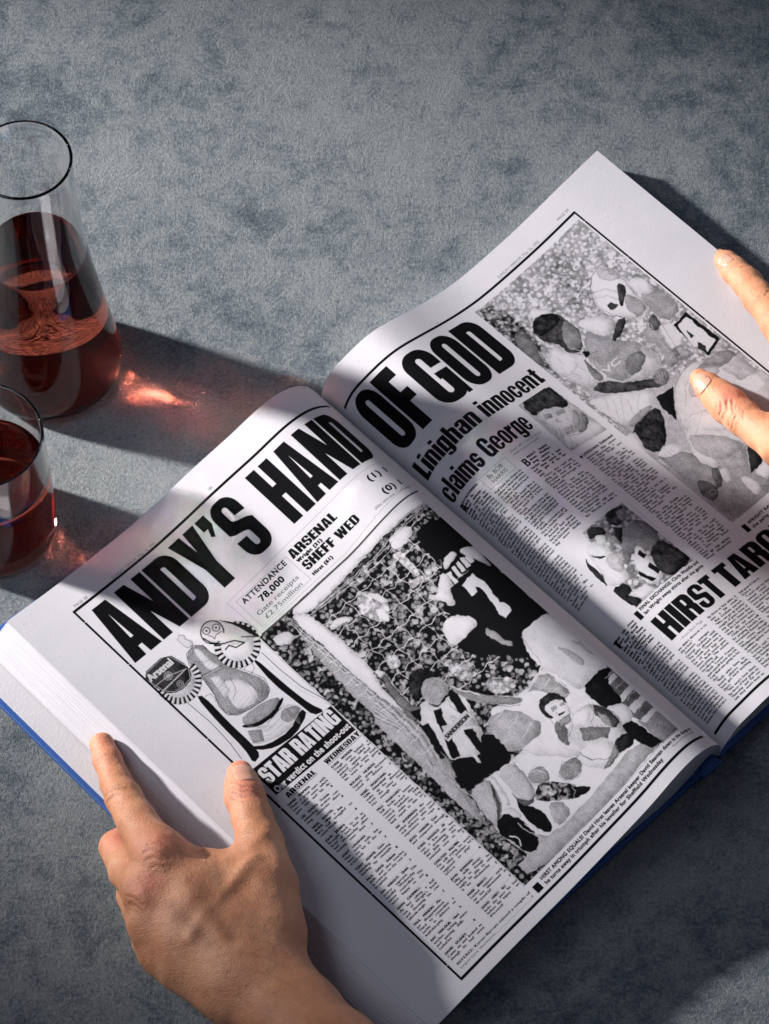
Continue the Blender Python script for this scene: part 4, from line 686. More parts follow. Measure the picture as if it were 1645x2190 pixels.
def text(img, s, x0, x1, yb, cap, v=0.0, fat=(0, 0), track=0.0, jst=False, strength=1.0):
    """fat = horizontal and vertical thickening in page pixels"""
    fx, fy = fat; ux, uy = fx * 1000 / PW, fy * 1000 / PH
    e = layout(s, x0 + ux, x1 - ux, yb - uy, cap - 2 * uy, track, jst)
    if not len(e): return
    a0 = max(int(e[:, 0].min()) - fx - 3, 0); a1 = min(int(e[:, 0].max()) + fx + 4, PW); b0 = max(int(min(e[:, 1].min(), e[:, 3].min())) - fy - 3, 0); b1 = min(int(max(e[:, 1].max(), e[:, 3].max())) + fy + 4, PH)
    c = spans(e, a0, b0, a1 - a0, b1 - b0)
    for n, ax in ((fx, 1), (fy, 0)):
        d = c.copy()
        for k in range(1, n + 1): d = np.maximum(d, np.maximum(np.roll(c, k, ax), np.roll(c, -k, ax)))
        c = d
    sl = (slice(b0, b1), slice(a0, a1)); c = c * strength; img[sl] = img[sl] * (1 - c) + v * c
def natw(s, cap):
    return sum(glyph(c)[1] for c in s) * cap * PH / 1000 / CAP * .9 * 1000 / PW
def column(img, lines, x0, x1, y0, pitch, cap=None, y1=2000):
    """body copy; a line may start with * (bold) or - (dotted rule, mark at the end) or > (indent)"""
    y = y0; cap = cap or pitch * .74
    for s in lines:
        if y > y1: break
        if s.startswith('-'):
            line(img, [(x0, y), (x1 - 9, y)], 1.0, .45); text(img, s[1:], x1 - 7, x1 - 2, y, cap, fat=(1, 1))
        elif s.startswith('*'): text(img, s[1:], x0, x1 if natw(s, cap) > (x1 - x0) * .4 else x0 + natw(s, cap), y, cap, fat=(1, 1), jst=True)
        elif s.startswith('>'): text(img, s[1:], x0 + 5, x1, y, cap, fat=(1, 0), jst=True)
        elif s: text(img, s, x0, x0 + min(x1 - x0, natw(s, cap)) if natw(s, cap) < (x1 - x0) * .5 or (s[-1] == '.' and natw(s, cap) < (x1 - x0) * .85) else x1, y, cap, fat=(1, 0), jst=True)
        y += pitch
    return y
def rr(x0, y0, x1, y1, tl=0, tr=None, br=None, bl=None):
    tr = tl if tr is None else tr; br = tl if br is None else br; bl = tl if bl is None else bl; p = []
    for cx, cy, r, a0 in ((x0 + tl, y0 + tl, tl, 180), (x1 - tr, y0 + tr, tr, 270), (x1 - br, y1 - br, br, 0), (x0 + bl, y1 - bl, bl, 90)):
        hx = min(r, (x1 - x0) / 2)
        for k in range(7 if r else 1):
            t = math.radians(a0 + 15 * k); p.append((cx + r * math.cos(t), cy + r * math.sin(t)))
    return p
def bar(x0, y0, x1, y1): return rr(x0, y0, x1, y1)
def ell(x0, y0, x1, y1, e=2.6, n=40):
    """superellipse"""
    o = []
    for k in range(n):
        t = 2 * math.pi * k / n; c, s_ = math.cos(t), math.sin(t)
        o.append(((x0 + x1) / 2 + (x1 - x0) / 2 * math.copysign(abs(c) ** (2 / e), c), (y0 + y1) / 2 + (y1 - y0) / 2 * math.copysign(abs(s_) ** (2 / e), s_)))
    return o
O_ = lambda w, y0=0, y1=100, i=23, t=15: [('+', rr(0, y0, w, y1, min(w / 2, 24))), ('-', rr(i, y0 + t, w - i, y1 - t, (w - 2 * i) / 2))]
S_ = lambda w, y0, y1: [('+', rr(0, y0, w, y1, 22)), ('-', [(w - 22.5, y0 + 40 * (y1 - y0) / 100), (w + 1, y0 + 36 * (y1 - y0) / 100), (w + 1, y0 + 42 * (y1 - y0) / 100), (w - 14, y0 + 42 * (y1 - y0) / 100)]),
    ('-', rr(21.5, y0 + 14, w - 21.5, y0 + .39 * (y1 - y0), (w - 43) / 2)), ('-', rr(21.5, y1 - .4 * (y1 - y0), w - 21.5, y1 - 14, (w - 43) / 2)),
    ('-', [(w - 30, y0 + .33 * (y1 - y0)), (w - 21.5, y0 + .33 * (y1 - y0)), (w + 1, y0 + .35 * (y1 - y0)), (w + 1, y0 + .50 * (y1 - y0)), (w - 8, y0 + .45 * (y1 - y0)), (w - 26, y0 + .40 * (y1 - y0))]),
    ('-', [(30, y1 - .34 * (y1 - y0)), (21.5, y1 - .34 * (y1 - y0)), (-1, y1 - .35 * (y1 - y0)), (-1, y1 - .50 * (y1 - y0)), (8, y1 - .45 * (y1 - y0)), (26, y1 - .41 * (y1 - y0))])]
HV = {
 'A': (60, [('+', [(0, 100), (15, 0), (45, 0), (60, 100), (35, 100), (34, 83), (26, 83), (25, 100)]), ('-', [(27, 67), (30, 20), (33, 67)])]),
 'N': (58, [('+', [(0, 0), (22, 0), (37, 46), (37, 0), (58, 0), (58, 100), (36, 100), (21, 55), (21, 100), (0, 100)])]),
 'D': (56, [('+', rr(0, 0, 56, 100, 0, 24, 24, 0)), ('-', rr(24, 17, 32, 83, 0, 4, 4, 0))]),
 'Y': (58, [('+', [(0, 0), (26, 0), (29.5, 34), (34, 0), (58, 0), (42, 62), (42, 100), (17, 100), (17, 62)])]),
 "'": (21, [('+', [(0, 0), (21, 0), (21, 18), (9, 36), (3, 32), (9, 20), (0, 20)])]),
 'H': (60, [('+', [(0, 0), (25, 0), (25, 38), (35, 38), (35, 0), (60, 0), (60, 100), (35, 100), (35, 57), (25, 57), (25, 100), (0, 100)])]),
 'O': (56, O_(56, -1, 101)), 'I': (26, [('+', bar(0, 0, 26, 100))]),
 'F': (44, [('+', [(0, 0), (44, 0), (44, 19), (25, 19), (25, 41), (42, 41), (42, 59), (25, 59), (25, 100), (0, 100)])]),
 'E': (44, [('+', [(0, 0), (44, 0), (44, 18), (25, 18), (25, 40), (42, 40), (42, 57), (25, 57), (25, 82), (44, 82), (44, 100), (0, 100)])]),
 'L': (42, [('+', [(0, 0), (25, 0), (25, 81), (42, 81), (42, 100), (0, 100)])]),
 'T': (48, [('+', [(0, 0), (48, 0), (48, 19), (36.5, 19), (36.5, 100), (11.5, 100), (11.5, 19), (0, 19)])]),
 'W': (84, [('+', [(0, 0), (24, 0), (29, 52), (32, 0), (53, 0), (56, 52), (61, 0), (84, 0), (72, 100), (47, 100), (42, 58), (37, 100), (12, 100)])]),
 'G': (57, O_(57, -1, 101) + [('-', bar(30, 37, 58, 47)), ('+', bar(30, 47, 57, 60)), ('+', bar(47, 60, 57, 100)), ('-', bar(26, 60, 33, 82))]),
 'R': (57, [('+', rr(0, 0, 56, 56, 0, 20, 14, 0)), ('+', bar(0, 50, 25, 100)), ('+', [(25, 44), (50, 44), (57, 60), (57, 100), (33, 100), (33, 68), (30, 62), (25, 60)]), ('-', rr(24, 17, 32, 43, 0, 4, 4, 0))]),
 'S': (54, S_(54, -1, 101)), 's': (48, S_(48, 24, 101)),
 'i': (23, [('+', bar(0, 0, 23, 16)), ('+', bar(0, 25, 23, 100))]), 'l': (23, [('+', bar(0, 0, 23, 100))]),
 'n': (51, [('+', bar(0, 26, 22, 100)), ('+', rr(12, 25, 51, 100, 0, 16, 0, 0)), ('-', rr(22, 38, 29, 101, 0, 3, 0, 0))]),
 'm': (80, [('+', bar(0, 26, 22, 100)), ('+', rr(12, 25, 80, 100, 0, 16, 0, 0)), ('-', rr(22, 38, 29, 101, 0, 3, 0, 0)), ('-', rr(51, 38, 58, 101, 0, 3, 0, 0)), ('-', [(45, 24), (51, 24), (50, 31)])]),
 'h': (51, [('+', bar(0, 0, 22, 100)), ('+', rr(12, 25, 51, 100, 0, 16, 0, 0)), ('-', rr(22, 38, 29, 101, 0, 3, 0, 0))]),
 'o': (50, O_(50, 24, 101, 21, 12)), 'c': (49, O_(49, 24, 101, 21, 12) + [('-', bar(27, 52, 50, 70))]),
 'e': (50, O_(50, 24, 101, 21, 12) + [('+', bar(20, 57, 30, 66)), ('-', bar(28, 66, 51, 75))]),
 'a': (49, [('+', rr(1, 24, 49, 101, 16, 18, 0, 16)), ('-', rr(21, 36, 27.5, 51, 3)), ('-', bar(0, 47, 22, 56)), ('-', rr(21, 66, 27.5, 88, 3))]),
 'g': (50, [('+', rr(0, 24, 50, 121, 16, 0, 18, 16)), ('-', rr(21, 37, 28, 86, 3)), ('-', bar(-1, 98, 21, 104)), ('-', rr(21, 98, 28, 111, 3))]),
 't': (38, [('+', bar(7, 8, 29, 100)), ('+', bar(0, 26, 37, 39)), ('+', rr(8, 80, 37, 100, 0, 0, 0, 10))]),
 'r': (39, [('+', bar(0, 25, 22, 100)), ('+', [(20, 34), (27, 27), (39, 24), (39, 47), (26, 50), (20, 56)])]),
}
def heavy(img, s, x0, x1, yb, cap, v=0.0, gap=4.0):
    """heavy condensed headline letters, fitted between x0 and x1"""
    tot = -gap; pos = []
    for ch in s:
        pos.append(tot + gap); tot += gap + (HV[ch][0] if ch in HV else 22)
    sx = (x1 - x0) / tot; sy = cap / 100; y0 = yb - cap
    a0, a1 = max(int(x0 * PW / 1000) - 4, 0), min(int(x1 * PW / 1000) + 5, PW); b0, b1 = int(y0 * PH / 1000) - 6, int((yb + cap * .25) * PH / 1000) + 6
    c = np.zeros((b1 - b0, a1 - a0))
    for ch, px in zip(s, pos):
        if ch not in HV: continue
        g = np.zeros_like(c)
        for op, p in HV[ch][1]:
            q = U([(x0 + (px + x) * sx, y0 + y * sy) for x, y in p]); m = spans(loop_edges(q), a0, b0, a1 - a0, b1 - b0)
            g = np.maximum(g, m) if op == '+' else g * (1 - m)
        c = np.maximum(c, g)
    sl = (slice(b0, b1), slice(a0, a1)); img[sl] = img[sl] * (1 - c) + v * c
def heads(img, s, x0, x1, yb, cap, w=1.0, v=0.0):
    if all(ch in HV or ch == ' ' for ch in s): return heavy(img, s, x0, x1, yb, cap, v)
    ch = cap * PH / 1000; text(img, s, x0, x1, yb, cap, v, (max(int(round(ch * .05 * w)), 1), max(int(round(ch * .022 * w)), 1)), track=.07 * w)
def border(img, x0, y0, x1, y1, side):
    w = 9
    line(img, [(x0, y0), (x1, y0)], w + 3)
    line(img, [(x0, y1), (x1, y1)], w + 3)
    xs = x0 if side == 'L' else x1; line(img, [(xs, y0), (xs, y1)], w)
    for k in (.03, .15, .36, .55, .78, .965):
        y = y0 + (y1 - y0) * k; rect(img, xs - 4, y - .5, xs + 4, y + .5, 1.0)
def as_image(name, img):
    a = img[::-1]; px = np.ones((PH, PW, 4), np.float32); px[..., :3] = np.clip(a, 0, 1)[..., None]
    im = bpy.data.images.new(name, PW, PH, float_buffer=False, alpha=False); im.colorspace_settings.name = 'Non-Color'
    im.pixels.foreach_set(px.ravel()); im.pack() if False else None; im.update(); return im
# ---- left page
IL = np.ones((PH, PW))
paint(IL, ART_L + ';#0:')
border(IL, 116, 60, 872, 976, 'L')
text(IL, 'PAGE 58', 125, 160, 55, 6); text(IL, 'SUNDAY MIRROR, May 16, 1993', 226, 346, 56.5, 6, .25)
line(IL, [(125, 57), (170, 57)], 1, .4); line(IL, [(226, 58.2), (360, 58.2)], 1, .4); text(IL, '*', 505, 516, 58, 12)
heads(IL, "ANDY'S", 127, 530, 203, 126, 1.12); heads(IL, 'HAND', 576, 832, 205, 126, 1.12)
line(IL, [(357, 227), (842, 217), (860, 285)], 1.2, .2); line(IL, [(357, 227), (360, 310)], 1.2, .2); line(IL, [(362, 306), (600, 309), (860, 285)], 1.2, .2)
line(IL, [(372, 236), (513, 239), (515, 300), (372, 302), (372, 236)], 1.2, .1)
CR_ = [(360, 312), (480, 316), (605, 317), (720, 312), (838, 303)]
for a, b in zip(CR_, CR_[1:]): line(IL, [a, b], 8, .08)
heads(IL, '(1) 1', 751, 819, 243, 14); heads(IL, '(0) 1', 753, 821, 279, 14); text(IL, '(After extra-time, 1-1 at 90 mins)', 714, 826, 291, 6)
heads(IL, 'ARSENAL', 520, 648, 252, 18.5); heads(IL, 'Wright (21)', 522, 592, 263, 7.5, 1.9); heads(IL, 'SHEFF WED', 524, 677, 285, 18.5); heads(IL, 'Hirst (61)', 524, 581, 299.5, 7.5, 1.9)
heads(IL, 'ATTENDANCE', 381, 505, 250.5, 12); heads(IL, '78,000', 409, 478, 269, 13.5); text(IL, 'Gate receipts', 383, 501, 283.5, 9); text(IL, '\u00a32.75million', 390, 496, 297.5, 9)
text(IL, 'Arsenal', 120, 186, 248, 16, .8, (2, 1))
fill(IL, loop_edges(U([(131, 481), (348, 489), (347, 550), (129, 542)])), 0.0)
heads(IL, 'STAR RATING', 136, 341, 521, 32, .75, 1.0); heads(IL, 'Our verdict on the shoot-out', 134, 345, 541, 13, .55, 1.0)
heads(IL, 'ARSENAL', 142, 222, 560, 9.5, .8); line(IL, [(142, 562), (222, 562)], 2); heads(IL, 'WEDNESDAY', 250, 347, 562, 9.5, .8); line(IL, [(250, 564), (347, 564)], 2)
fill(IL, loop_edges(U([(462, 659), (534, 659), (534, 677), (462, 677)])), .74); text(IL, 'SANDERSON', 464, 532, 673, 9, .05, (2, 1))
A1 = """*DAVID SEAMAN:|Made a great start with|two super saves which|gave him and his de-|-6|*LEE DIXON: Tireless|defending, tireless run-|ning, moderate distri-|-6|*NIGEL WINTER-|*BURN: After a free|first half struggled to|contain Waddle|-6|*JOHN JENSEN:|Brought back to sit in|front of back four and|had Wednesday often|looking over their|-7|*ANDY LINIGHAN:|Not much style but|won the lot in the air|at both ends|-7|*TONY ADAMS: Com-|manding, domineering|leading by example|-8|*PAUL DAVIS: Delicate|skills and nice touches|in contrast to the rest of|his midfield|-7|*IAN WRIGHT: Quick|scorer supreme. This|handful Wednesday|never controlled. The|were happy to see|-8|*KEVIN CAMPBELL:|At last taking a leaf|out of Wright's book|and throwing his con-|siderable weight|-7|*PAUL MERSON: Ma-|jor disappointment|Hard to remember a|tackle in defence or|inspiration going|-5|*RAY PARLOUR: Hard|worker, lacking vision|and passing skills|Looked lost|-6|*DAVID O'LEARY:|Came on and looked as|though he had never|been away|-7|*ALAN SMITH: In-|stantly gave Arsenal|better shape|-6""".split('|')
A2 = """*CHRIS WOODS:|Tough time behind a|defence who failed to|defend against dead|ball. Crucial saves kept|his team in the game|-8|*ROLAND NILSSON:|Superb going forward,|casual in defence|-7|*NIGEL WORTHING-|*TON: Determined to|make up for absence|from the other Final|Has enough for two|-7|*PAUL WARHURST:|Still looks a better|centre forward than|central defender. Will|never make the Eng-|land squad in this po-|-7|*VIV ANDERSON: An-|other pressed into cen-|tral defence who used|experience to cope|-6|*JOHN HARKES: Cool|and composed through-|-8|*CHRIS WADDLE: Gi-|ven a free role but,|after promising start,|did little until the|switched over to the|-7|*CARLTON PALMER:|I'm still trying to work|out what position he's|supposed to play! |half so so|-6|*JOHN SHERIDAN:|Silky skills always|looked as though he|might be able to save|it for Wednesday|-7|*MARK BRIGHT:|Lacked support early|on but blossomed in|the second half|-7|*DAVID HIRST: Still|lacks the pace he had|before his injury - un-|til he scored!|-7|*GRAHAM HYDE: Late|arrival, did well|-6|*CHRIS BART-WIL-|*LIAMS: On too late to|-5""".split('|')
column(IL, A1, 129, 228, 571, 6.33, y1=945); column(IL, A2, 251, 349, 573, 6.33, y1=945)
text(IL, 'REFEREE: Keren Barratt missed a couple of', 131, 348, 957, 4.8, fat=(1, 0)); text(IL, 'important decisions.......................................6', 131, 348, 965, 4.8)
line(IL, [(348, 312), (348, 942), (820, 946), (818, 318)], 1.2, .15)
rect(IL, 358, 952, 375, 967); heads(IL, 'HIRST AMONG EQUALS! David Hirst leaves Arsenal keeper David Seaman down in the dumps as', 383, 856, 956, 7.6, .55)
heads(IL, 'he turns away in triumph after his leveller for Sheffield Wednesday', 383, 735, 966.5, 7.6, .55); text(IL, 'Picture: HOWARD WALKER', 770, 856, 963, 4.5)
# ---- right page
IR = np.ones((PH, PW))
paint(IR, ART_R + ';#0:')
border(IR, 28, 58, 838, 974, 'R')
text(IR, 'SUNDAY MIRROR, May 16, 1993', 579, 722, 51.5, 6, .15); text(IR, 'PAGE 59', 794, 834, 48, 6, .1); line(IR, [(579, 54), (790, 52)], 1, .4); text(IR, '1A', 352, 362, 54, 5, .2)
heads(IR, 'OF', 40, 168, 208, 138, 1.1); heads(IR, 'GOD', 186, 440, 210, 132, 1.12)
heads(IR, 'Linighan innocent', 28, 440, 273, 42, .8); heads(IR, 'claims George', 27, 303, 339, 44, .8)
line(IR, [(112, 351), (188, 354), (189, 383), (112, 380), (112, 351)], 1.4, .1); text(IR, 'By BOB', 128, 172, 365, 9); text(IR, 'HARRIS', 128, 172, 377, 9)
text(IR, 'shed off a classic move', 206, 305, 355, 5.2, .1); text(IR, 'with a picture goal.', 206, 286, 363, 5.2, .1)
C1 = """*CONTROVERSIAL|*handball by|*Arsenal defender|*Andy Linighan en-|*sured FA Cup dead-|*lock at Wembley.|>It cost Wednesday|who thought they|had the match won|after going ahead|for the far post|and it looked like|Linighan handled.|>He had leapt like a|salmon, climbing above|Warhurst to head the|ball beyond reach of|Chris Woods.|>Wednesday came out|for the second half like|a different team and|might have equalised|when John Harkes had|the chance to give|them the lead.|>Paul Davis the chance to|deliver a dead-ball kick|to the far post, where|Linighan handed back|across goal.|>Arsenal had their|backs to the wall and|the second minute Wednes-|day were finally|rewarded when Hirst des-|pite the defence|was left behind and|went through|to shoot past a|crowd of players.|>It looked like|behind from|the corner to|the near post.""".split('|')
C2 = """Paul Davis the chance to|deliver a dead-ball kick|to the far post, where|Linighan handed back|across goal.|>Wright leapt like a|salmon, climbing above|Warhurst to head beyond|the reach of Chris|Woods.|>Wednesday came out|for the second half like|a different team and|might have equalised|when John Harkes head-|ed wide.|>Waddle continued to give|First a header wide of|the near post.|>Arsenal had their|backs to the wall and|in the 62nd minute Wednes-|day were finally|rewarded when Hirst des-""".split('|')
C3 = """*RIGHT headed|*down Waddle's|*long centre,|*Harkes headed it back|*and Hirst scored his|*16th goal of the sea-|*son.|>There was rapid jug-|gling of the troops as|Arsenal took off Ray|Parlour and brought on|Alan Smith.|>Francis was then|forced to bring off the|heroic Viv Anderson six|minutes from the end|of normal time. The for-|mer Arsenal player who|had limped through|much of the second half,|was replaced by 21-year-|old Graham Hyde.|>There was still time|for Woods to make a""".split('|')
C4 = """spectacular 90th minute|save, fingertipping a|drive from Wright over|the crossbar.|>Five minutes into in-|jury time the brilliant|Woods saved again, this|time from Smith, and we|were into extra time.|>The game had taken|its toll, Linighan injured|in a clash with Palmer,|was replaced by David|O'Leary and in the|100th minute Joe Dixon|became the second man|to be booked, joining his|team-mate John Sheri-|dan who disputed|decision, but it was not a|hard game to control.|>Then came Linighan's|handball and Wednes-|day must have felt the|gods were against|them.|>The tiring Waddle|who had done so much in|the second half to swing|it back towards Wednes-|day, was replaced by|Chris Bart-Williams.|>Both sides were con-|scious that an error now|would cost them the Cup|and, for the first time,|both sides went into|their shells.|>Even so, the Cup could|still have been won in|those last desperate mi-|nutes as Seaman tipped|over a thundering 40-|yard drive from Roland|Nilsson.|*MAN OF THE MATCH:|Woods (Wednesday)""".split('|')
C5 = """we didn't deserve a re-|play at least."|>Gunners manager|George Graham said:|"I'm quite pleased with|the result. There was a|lot of tired legs out|there. Both teams gave|everything. The season|has taken its toll.|>"Both Trevor Francis|and myself knew the FA|Cup final was going to be|close.|>"Both sides have ta-|lented players. Both|have got hard working|players.|>"We won't beat them|by three of four goals on|Thursday and I'm cer-|tain they won't beat us""".split('|')
C6 = """by three or four either. It|was a fair result."|>But Graham warned:|"We can go up another|couple of gears. Some of|my players know they|can do a lot better than|they did out there."|>Owls boss Francis will|be praying Swedish in-|ternational Roland Nils-|son comes through|Wednesday's World Cup|qualifier against Austria|unscathed.|>Francis said: "We will|see how Roland gets on in|the Sweden game and if|he's all right he will|hesitate to play him|him again""".split('|')
C7 = """both games if I have to.|I'd love to.|>"I won't put my inter-|national career with|Sweden in jeopardy but|most players want to play|against the best and|hope I can get to|Sheffield in time.|>Thursday will be a|big night""".split('|')
heads(IR, 'A', 31, 44, 368, 16, .7); column(IR, C1, 31, 103, 356, 6.75, y1=722)
column(IR, C2, 112, 192, 393, 6.75, y1=548); heads(IR, 'B', 205, 220, 396, 19, .7)
column(IR, C3[:3], 222, 306, 383, 7.4); column(IR, C3[3:], 208, 306, 405.5, 6.75, y1=552)
rect(IR, 322, 436, 329, 442); heads(IR, 'LINIGHAN: Defended', 332, 440, 441, 6.2, .6); column(IR, C4, 332, 441, 449.5, 6.3, y1=742)
rect(IR, 112, 728, 124, 746); heads(IR, 'FINAL EXCHANGE: Chris Waddle and', 129, 312, 734, 7.2, .6); heads(IR, 'Ian Wright swap shirts after the game', 129, 312, 745, 7.2, .6)
line(IR, [(310, 556), (310, 726)], 1.2, .2)
heads(IR, 'HIRST', 124, 299, 811, 52, 1.0); heads(IR, 'TARGET', 315, 600, 811, 52, 1.0)
text(IR, '\u2022 From Back Page', 138, 204, 823, 5, .1)
heads(IR, 'T', 26, 40, 748, 16, .7); column(IR, ['*HERE was drama', '*before the match', '*as Peter Shirtliff', '*failed a late fitness', '*test forcing Francis to', '*play phenomenal', '*scorer Paul Warhurst', '*back in his old defen-', '*sive role.'] + C1[18:30] + C4[8:24], 31, 104, 738, 6.75, y1=960)
column(IR, C4[10:22], 122, 300, 0, 6.75, y1=-5)
column(IR, C5, 116, 206, 833, 6.3, y1=966); column(IR, C6, 216, 308, 826, 6.6, y1=966); column(IR, C7 + C5[3:], 318, 412, 826, 6.6, y1=966)
column(IR, C6[2:] + C7, 424, 520, 826, 6.6, y1=966); column(IR, C5 + C6, 532, 628, 826, 6.6, y1=966); column(IR, C7 + C6, 640, 736, 826, 6.6, y1=966)
rect(IR, 470, 728, 483, 746); heads(IR, 'WRIGHT RAISES A CHEER: The striker joins in', 490, 760, 735, 7.2, .6); heads(IR, 'the party', 490, 545, 746, 7.2, .6)
text(IR, 'JVC', 552, 616, 338, 14, .85, (1, 1))
IMG_L = as_image('left_page_print', IL); IMG_R = as_image('right_page_print', IR)
pl = mesh_obj('page', sheet(CLT, CLB), grid_faces(NU, NV), mat_paper('left_print', globals().get('IMG_L')), book, uvs=uv(0))
pr = mesh_obj('page', sheet(CRT, CRB), grid_faces(NU, NV, flip=True), mat_paper('right_print', globals().get('IMG_R')), book, uvs=uv(1))

LEFT_HAND = [
 ('index', 0.35, [(-13.24, -14.54, 2.45, 0.6), (-12.92, -15.47, 2.65, 0.66), (-12.46, -16.82, 2.95, 0.73), (-12.05, -17.78, 3.35, 0.84), (-11.36, -19.29, 3.9, 0.92), (-10.21, -21.5, 4.75, 1.12)]),
 ('middle', 0.30, [(-10.46, -17.92, 0.55, 0.5), (-11.68, -18.24, 0.75, 0.62), (-12.42, -19.3, 1.25, 0.8), (-11.75, -21.14, 2.5, 0.88), (-10.64, -23.07, 4.3, 1.08)]),
 ('ring', 0.30, [(-10.03, -19.42, 0.55, 0.5), (-11.23, -20.24, 0.7, 0.62), (-11.51, -21.85, 1.4, 0.8), (-11.06, -23.06, 2.6, 0.88), (-10.44, -24.41, 3.7, 1.0)]),
 ('little', 0.30, [(-9.59, -21.22, 0.55, 0.45), (-10.5, -22.13, 0.7, 0.55), (-10.8, -23.47, 1.1, 0.68), (-10.73, -24.37, 1.9, 0.74), (-10.08, -25.45, 2.9, 0.85)]),
 ('thumb', 0.35, [(-6.72, -16.52, 3.35, 0.62), (-6.59, -17.14, 3.45, 0.78), (-6.41, -17.91, 3.6, 0.93), (-6.07, -19.07, 3.8, 0.92), (-5.71, -20.44, 4.0, 1.08), (-5.38, -22.72, 4.2, 1.45), (-5.25, -24.91, 4.1, 1.75)]),
 ('m1', 0.90, [(-10.22, -21.42, 4.6, 1.05), (-8.2, -23.94, 4.6, 1.35), (-6.3, -27.02, 4.3, 1.6)]),
 ('m2', 0.90, [(-10.65, -23.0, 4.15, 1.0), (-8.73, -25.06, 4.2, 1.3), (-6.48, -27.47, 4.2, 1.5)]),
 ('m3', 0.90, [(-10.45, -24.34, 3.55, 0.95), (-8.92, -25.83, 3.7, 1.25), (-6.57, -27.77, 4.0, 1.35)]),
 ('m4', 0.90, [(-10.08, -25.41, 2.8, 0.85), (-8.74, -26.5, 3.2, 1.0), (-6.84, -27.98, 3.8, 1.2)]),
 ('heel', 0.90, [(-9.18, -25.32, 2.4, 0.7), (-7.67, -26.22, 2.6, 0.9)]),
 ('web', 0.55, [(-9.78, -21.11, 4.3, 0.7), (-8.1, -21.58, 4.0, 0.62), (-6.43, -21.38, 4.0, 0.7)]),
 ('thenar', 0.90, [(-8.23, -23.28, 4.3, 1.2), (-6.03, -22.72, 4.2, 1.25), (-6.89, -25.31, 4.3, 1.5)]),
 ('web2', 0.70, [(-8.8, -22.72, 4.2, 1.0), (-6.49, -22.87, 4.1, 1.15)]),
 ('fore', 1.20, [(-6.06, -27.52, 4.3, 1.65), (-4.37, -29.76, 4.9, 1.72), (-2.49, -32.28, 6.0, 2.0), (1.27, -38.56, 9.5, 3.2), (7.55, -47.5, 15, 4.2)]),
 ('fore2', 1.20, [(-5.17, -26.62, 4.1, 1.5), (-3.44, -29.23, 4.8, 1.5), (-1.79, -31.85, 5.9, 1.75), (2.55, -38.11, 9.5, 3.0)]),
]
RIGHT_HAND = [
 ('index', 0.35, [(17.36, 15.0, 1.05, 0.42), (17.66, 14.4, 1.3, 0.6), (18.05, 13.64, 1.6, 0.7), (18.56, 12.69, 2.0, 0.77), (19.01, 11.36, 2.5, 0.8), (19.84, 8.96, 3.6, 0.95), (20.81, 5.82, 4.8, 1.15)]),
 ('thumb', 0.35, [(15.86, 6.83, 1.75, 0.52), (16.27, 6.26, 1.85, 0.68), (16.75, 5.52, 2.05, 0.84), (17.17, 4.92, 2.2, 0.93), (17.83, 3.94, 2.5, 0.86), (18.61, 2.9, 2.9, 0.9), (19.62, 1.52, 3.6, 1.15), (21.37, 0.16, 4.2, 1.6)]),
 ('middle', 0.30, [(19.23, 11.76, 0.3, 0.4), (20.73, 11.69, 0.4, 0.6), (21.68, 9.43, 1.5, 0.85), (22.1, 5.03, 4.2, 1.1)]),
 ('ring', 0.30, [(19.96, 8.82, 0.3, 0.4), (21.49, 9.48, 0.4, 0.6), (22.45, 7.62, 1.5, 0.85), (22.8, 3.83, 3.9, 1.05)]),
 ('little', 0.30, [(20.68, 5.92, 0.3, 0.4), (22.22, 6.93, 0.4, 0.55), (23.24, 5.96, 1.3, 0.75), (23.26, 2.84, 3.3, 0.95)]),
 ('m1', 0.90, [(20.83, 5.89, 4.7, 1.1), (22.31, 2.45, 4.9, 1.5), (23.5, -0.7, 5, 1.9)]),
 ('m2', 0.90, [(22.1, 5.03, 4.2, 1.1), (23.17, 1.96, 4.6, 1.4), (24.04, -1.04, 5, 1.9)]),
 ('m3', 0.90, [(22.8, 3.83, 3.9, 1.05), (23.72, 1.13, 4.3, 1.4), (24.58, -1.38, 5, 1.8)]),
 ('web', 0.60, [(20.34, 6.23, 4.0, 0.7), (20.08, 3.62, 3.7, 0.7), (20.07, 1.53, 3.7, 0.9)]),
 ('web2', 0.90, [(21.59, 3.84, 4.4, 1.1), (21.71, 1.13, 4.3, 1.4)]),
 ('fore', 1.20, [(23.76, -1.04, 5, 2.1), (25.64, -5.04, 5.5, 2.3), (29.05, -15.98, 9, 3.4)]),
]
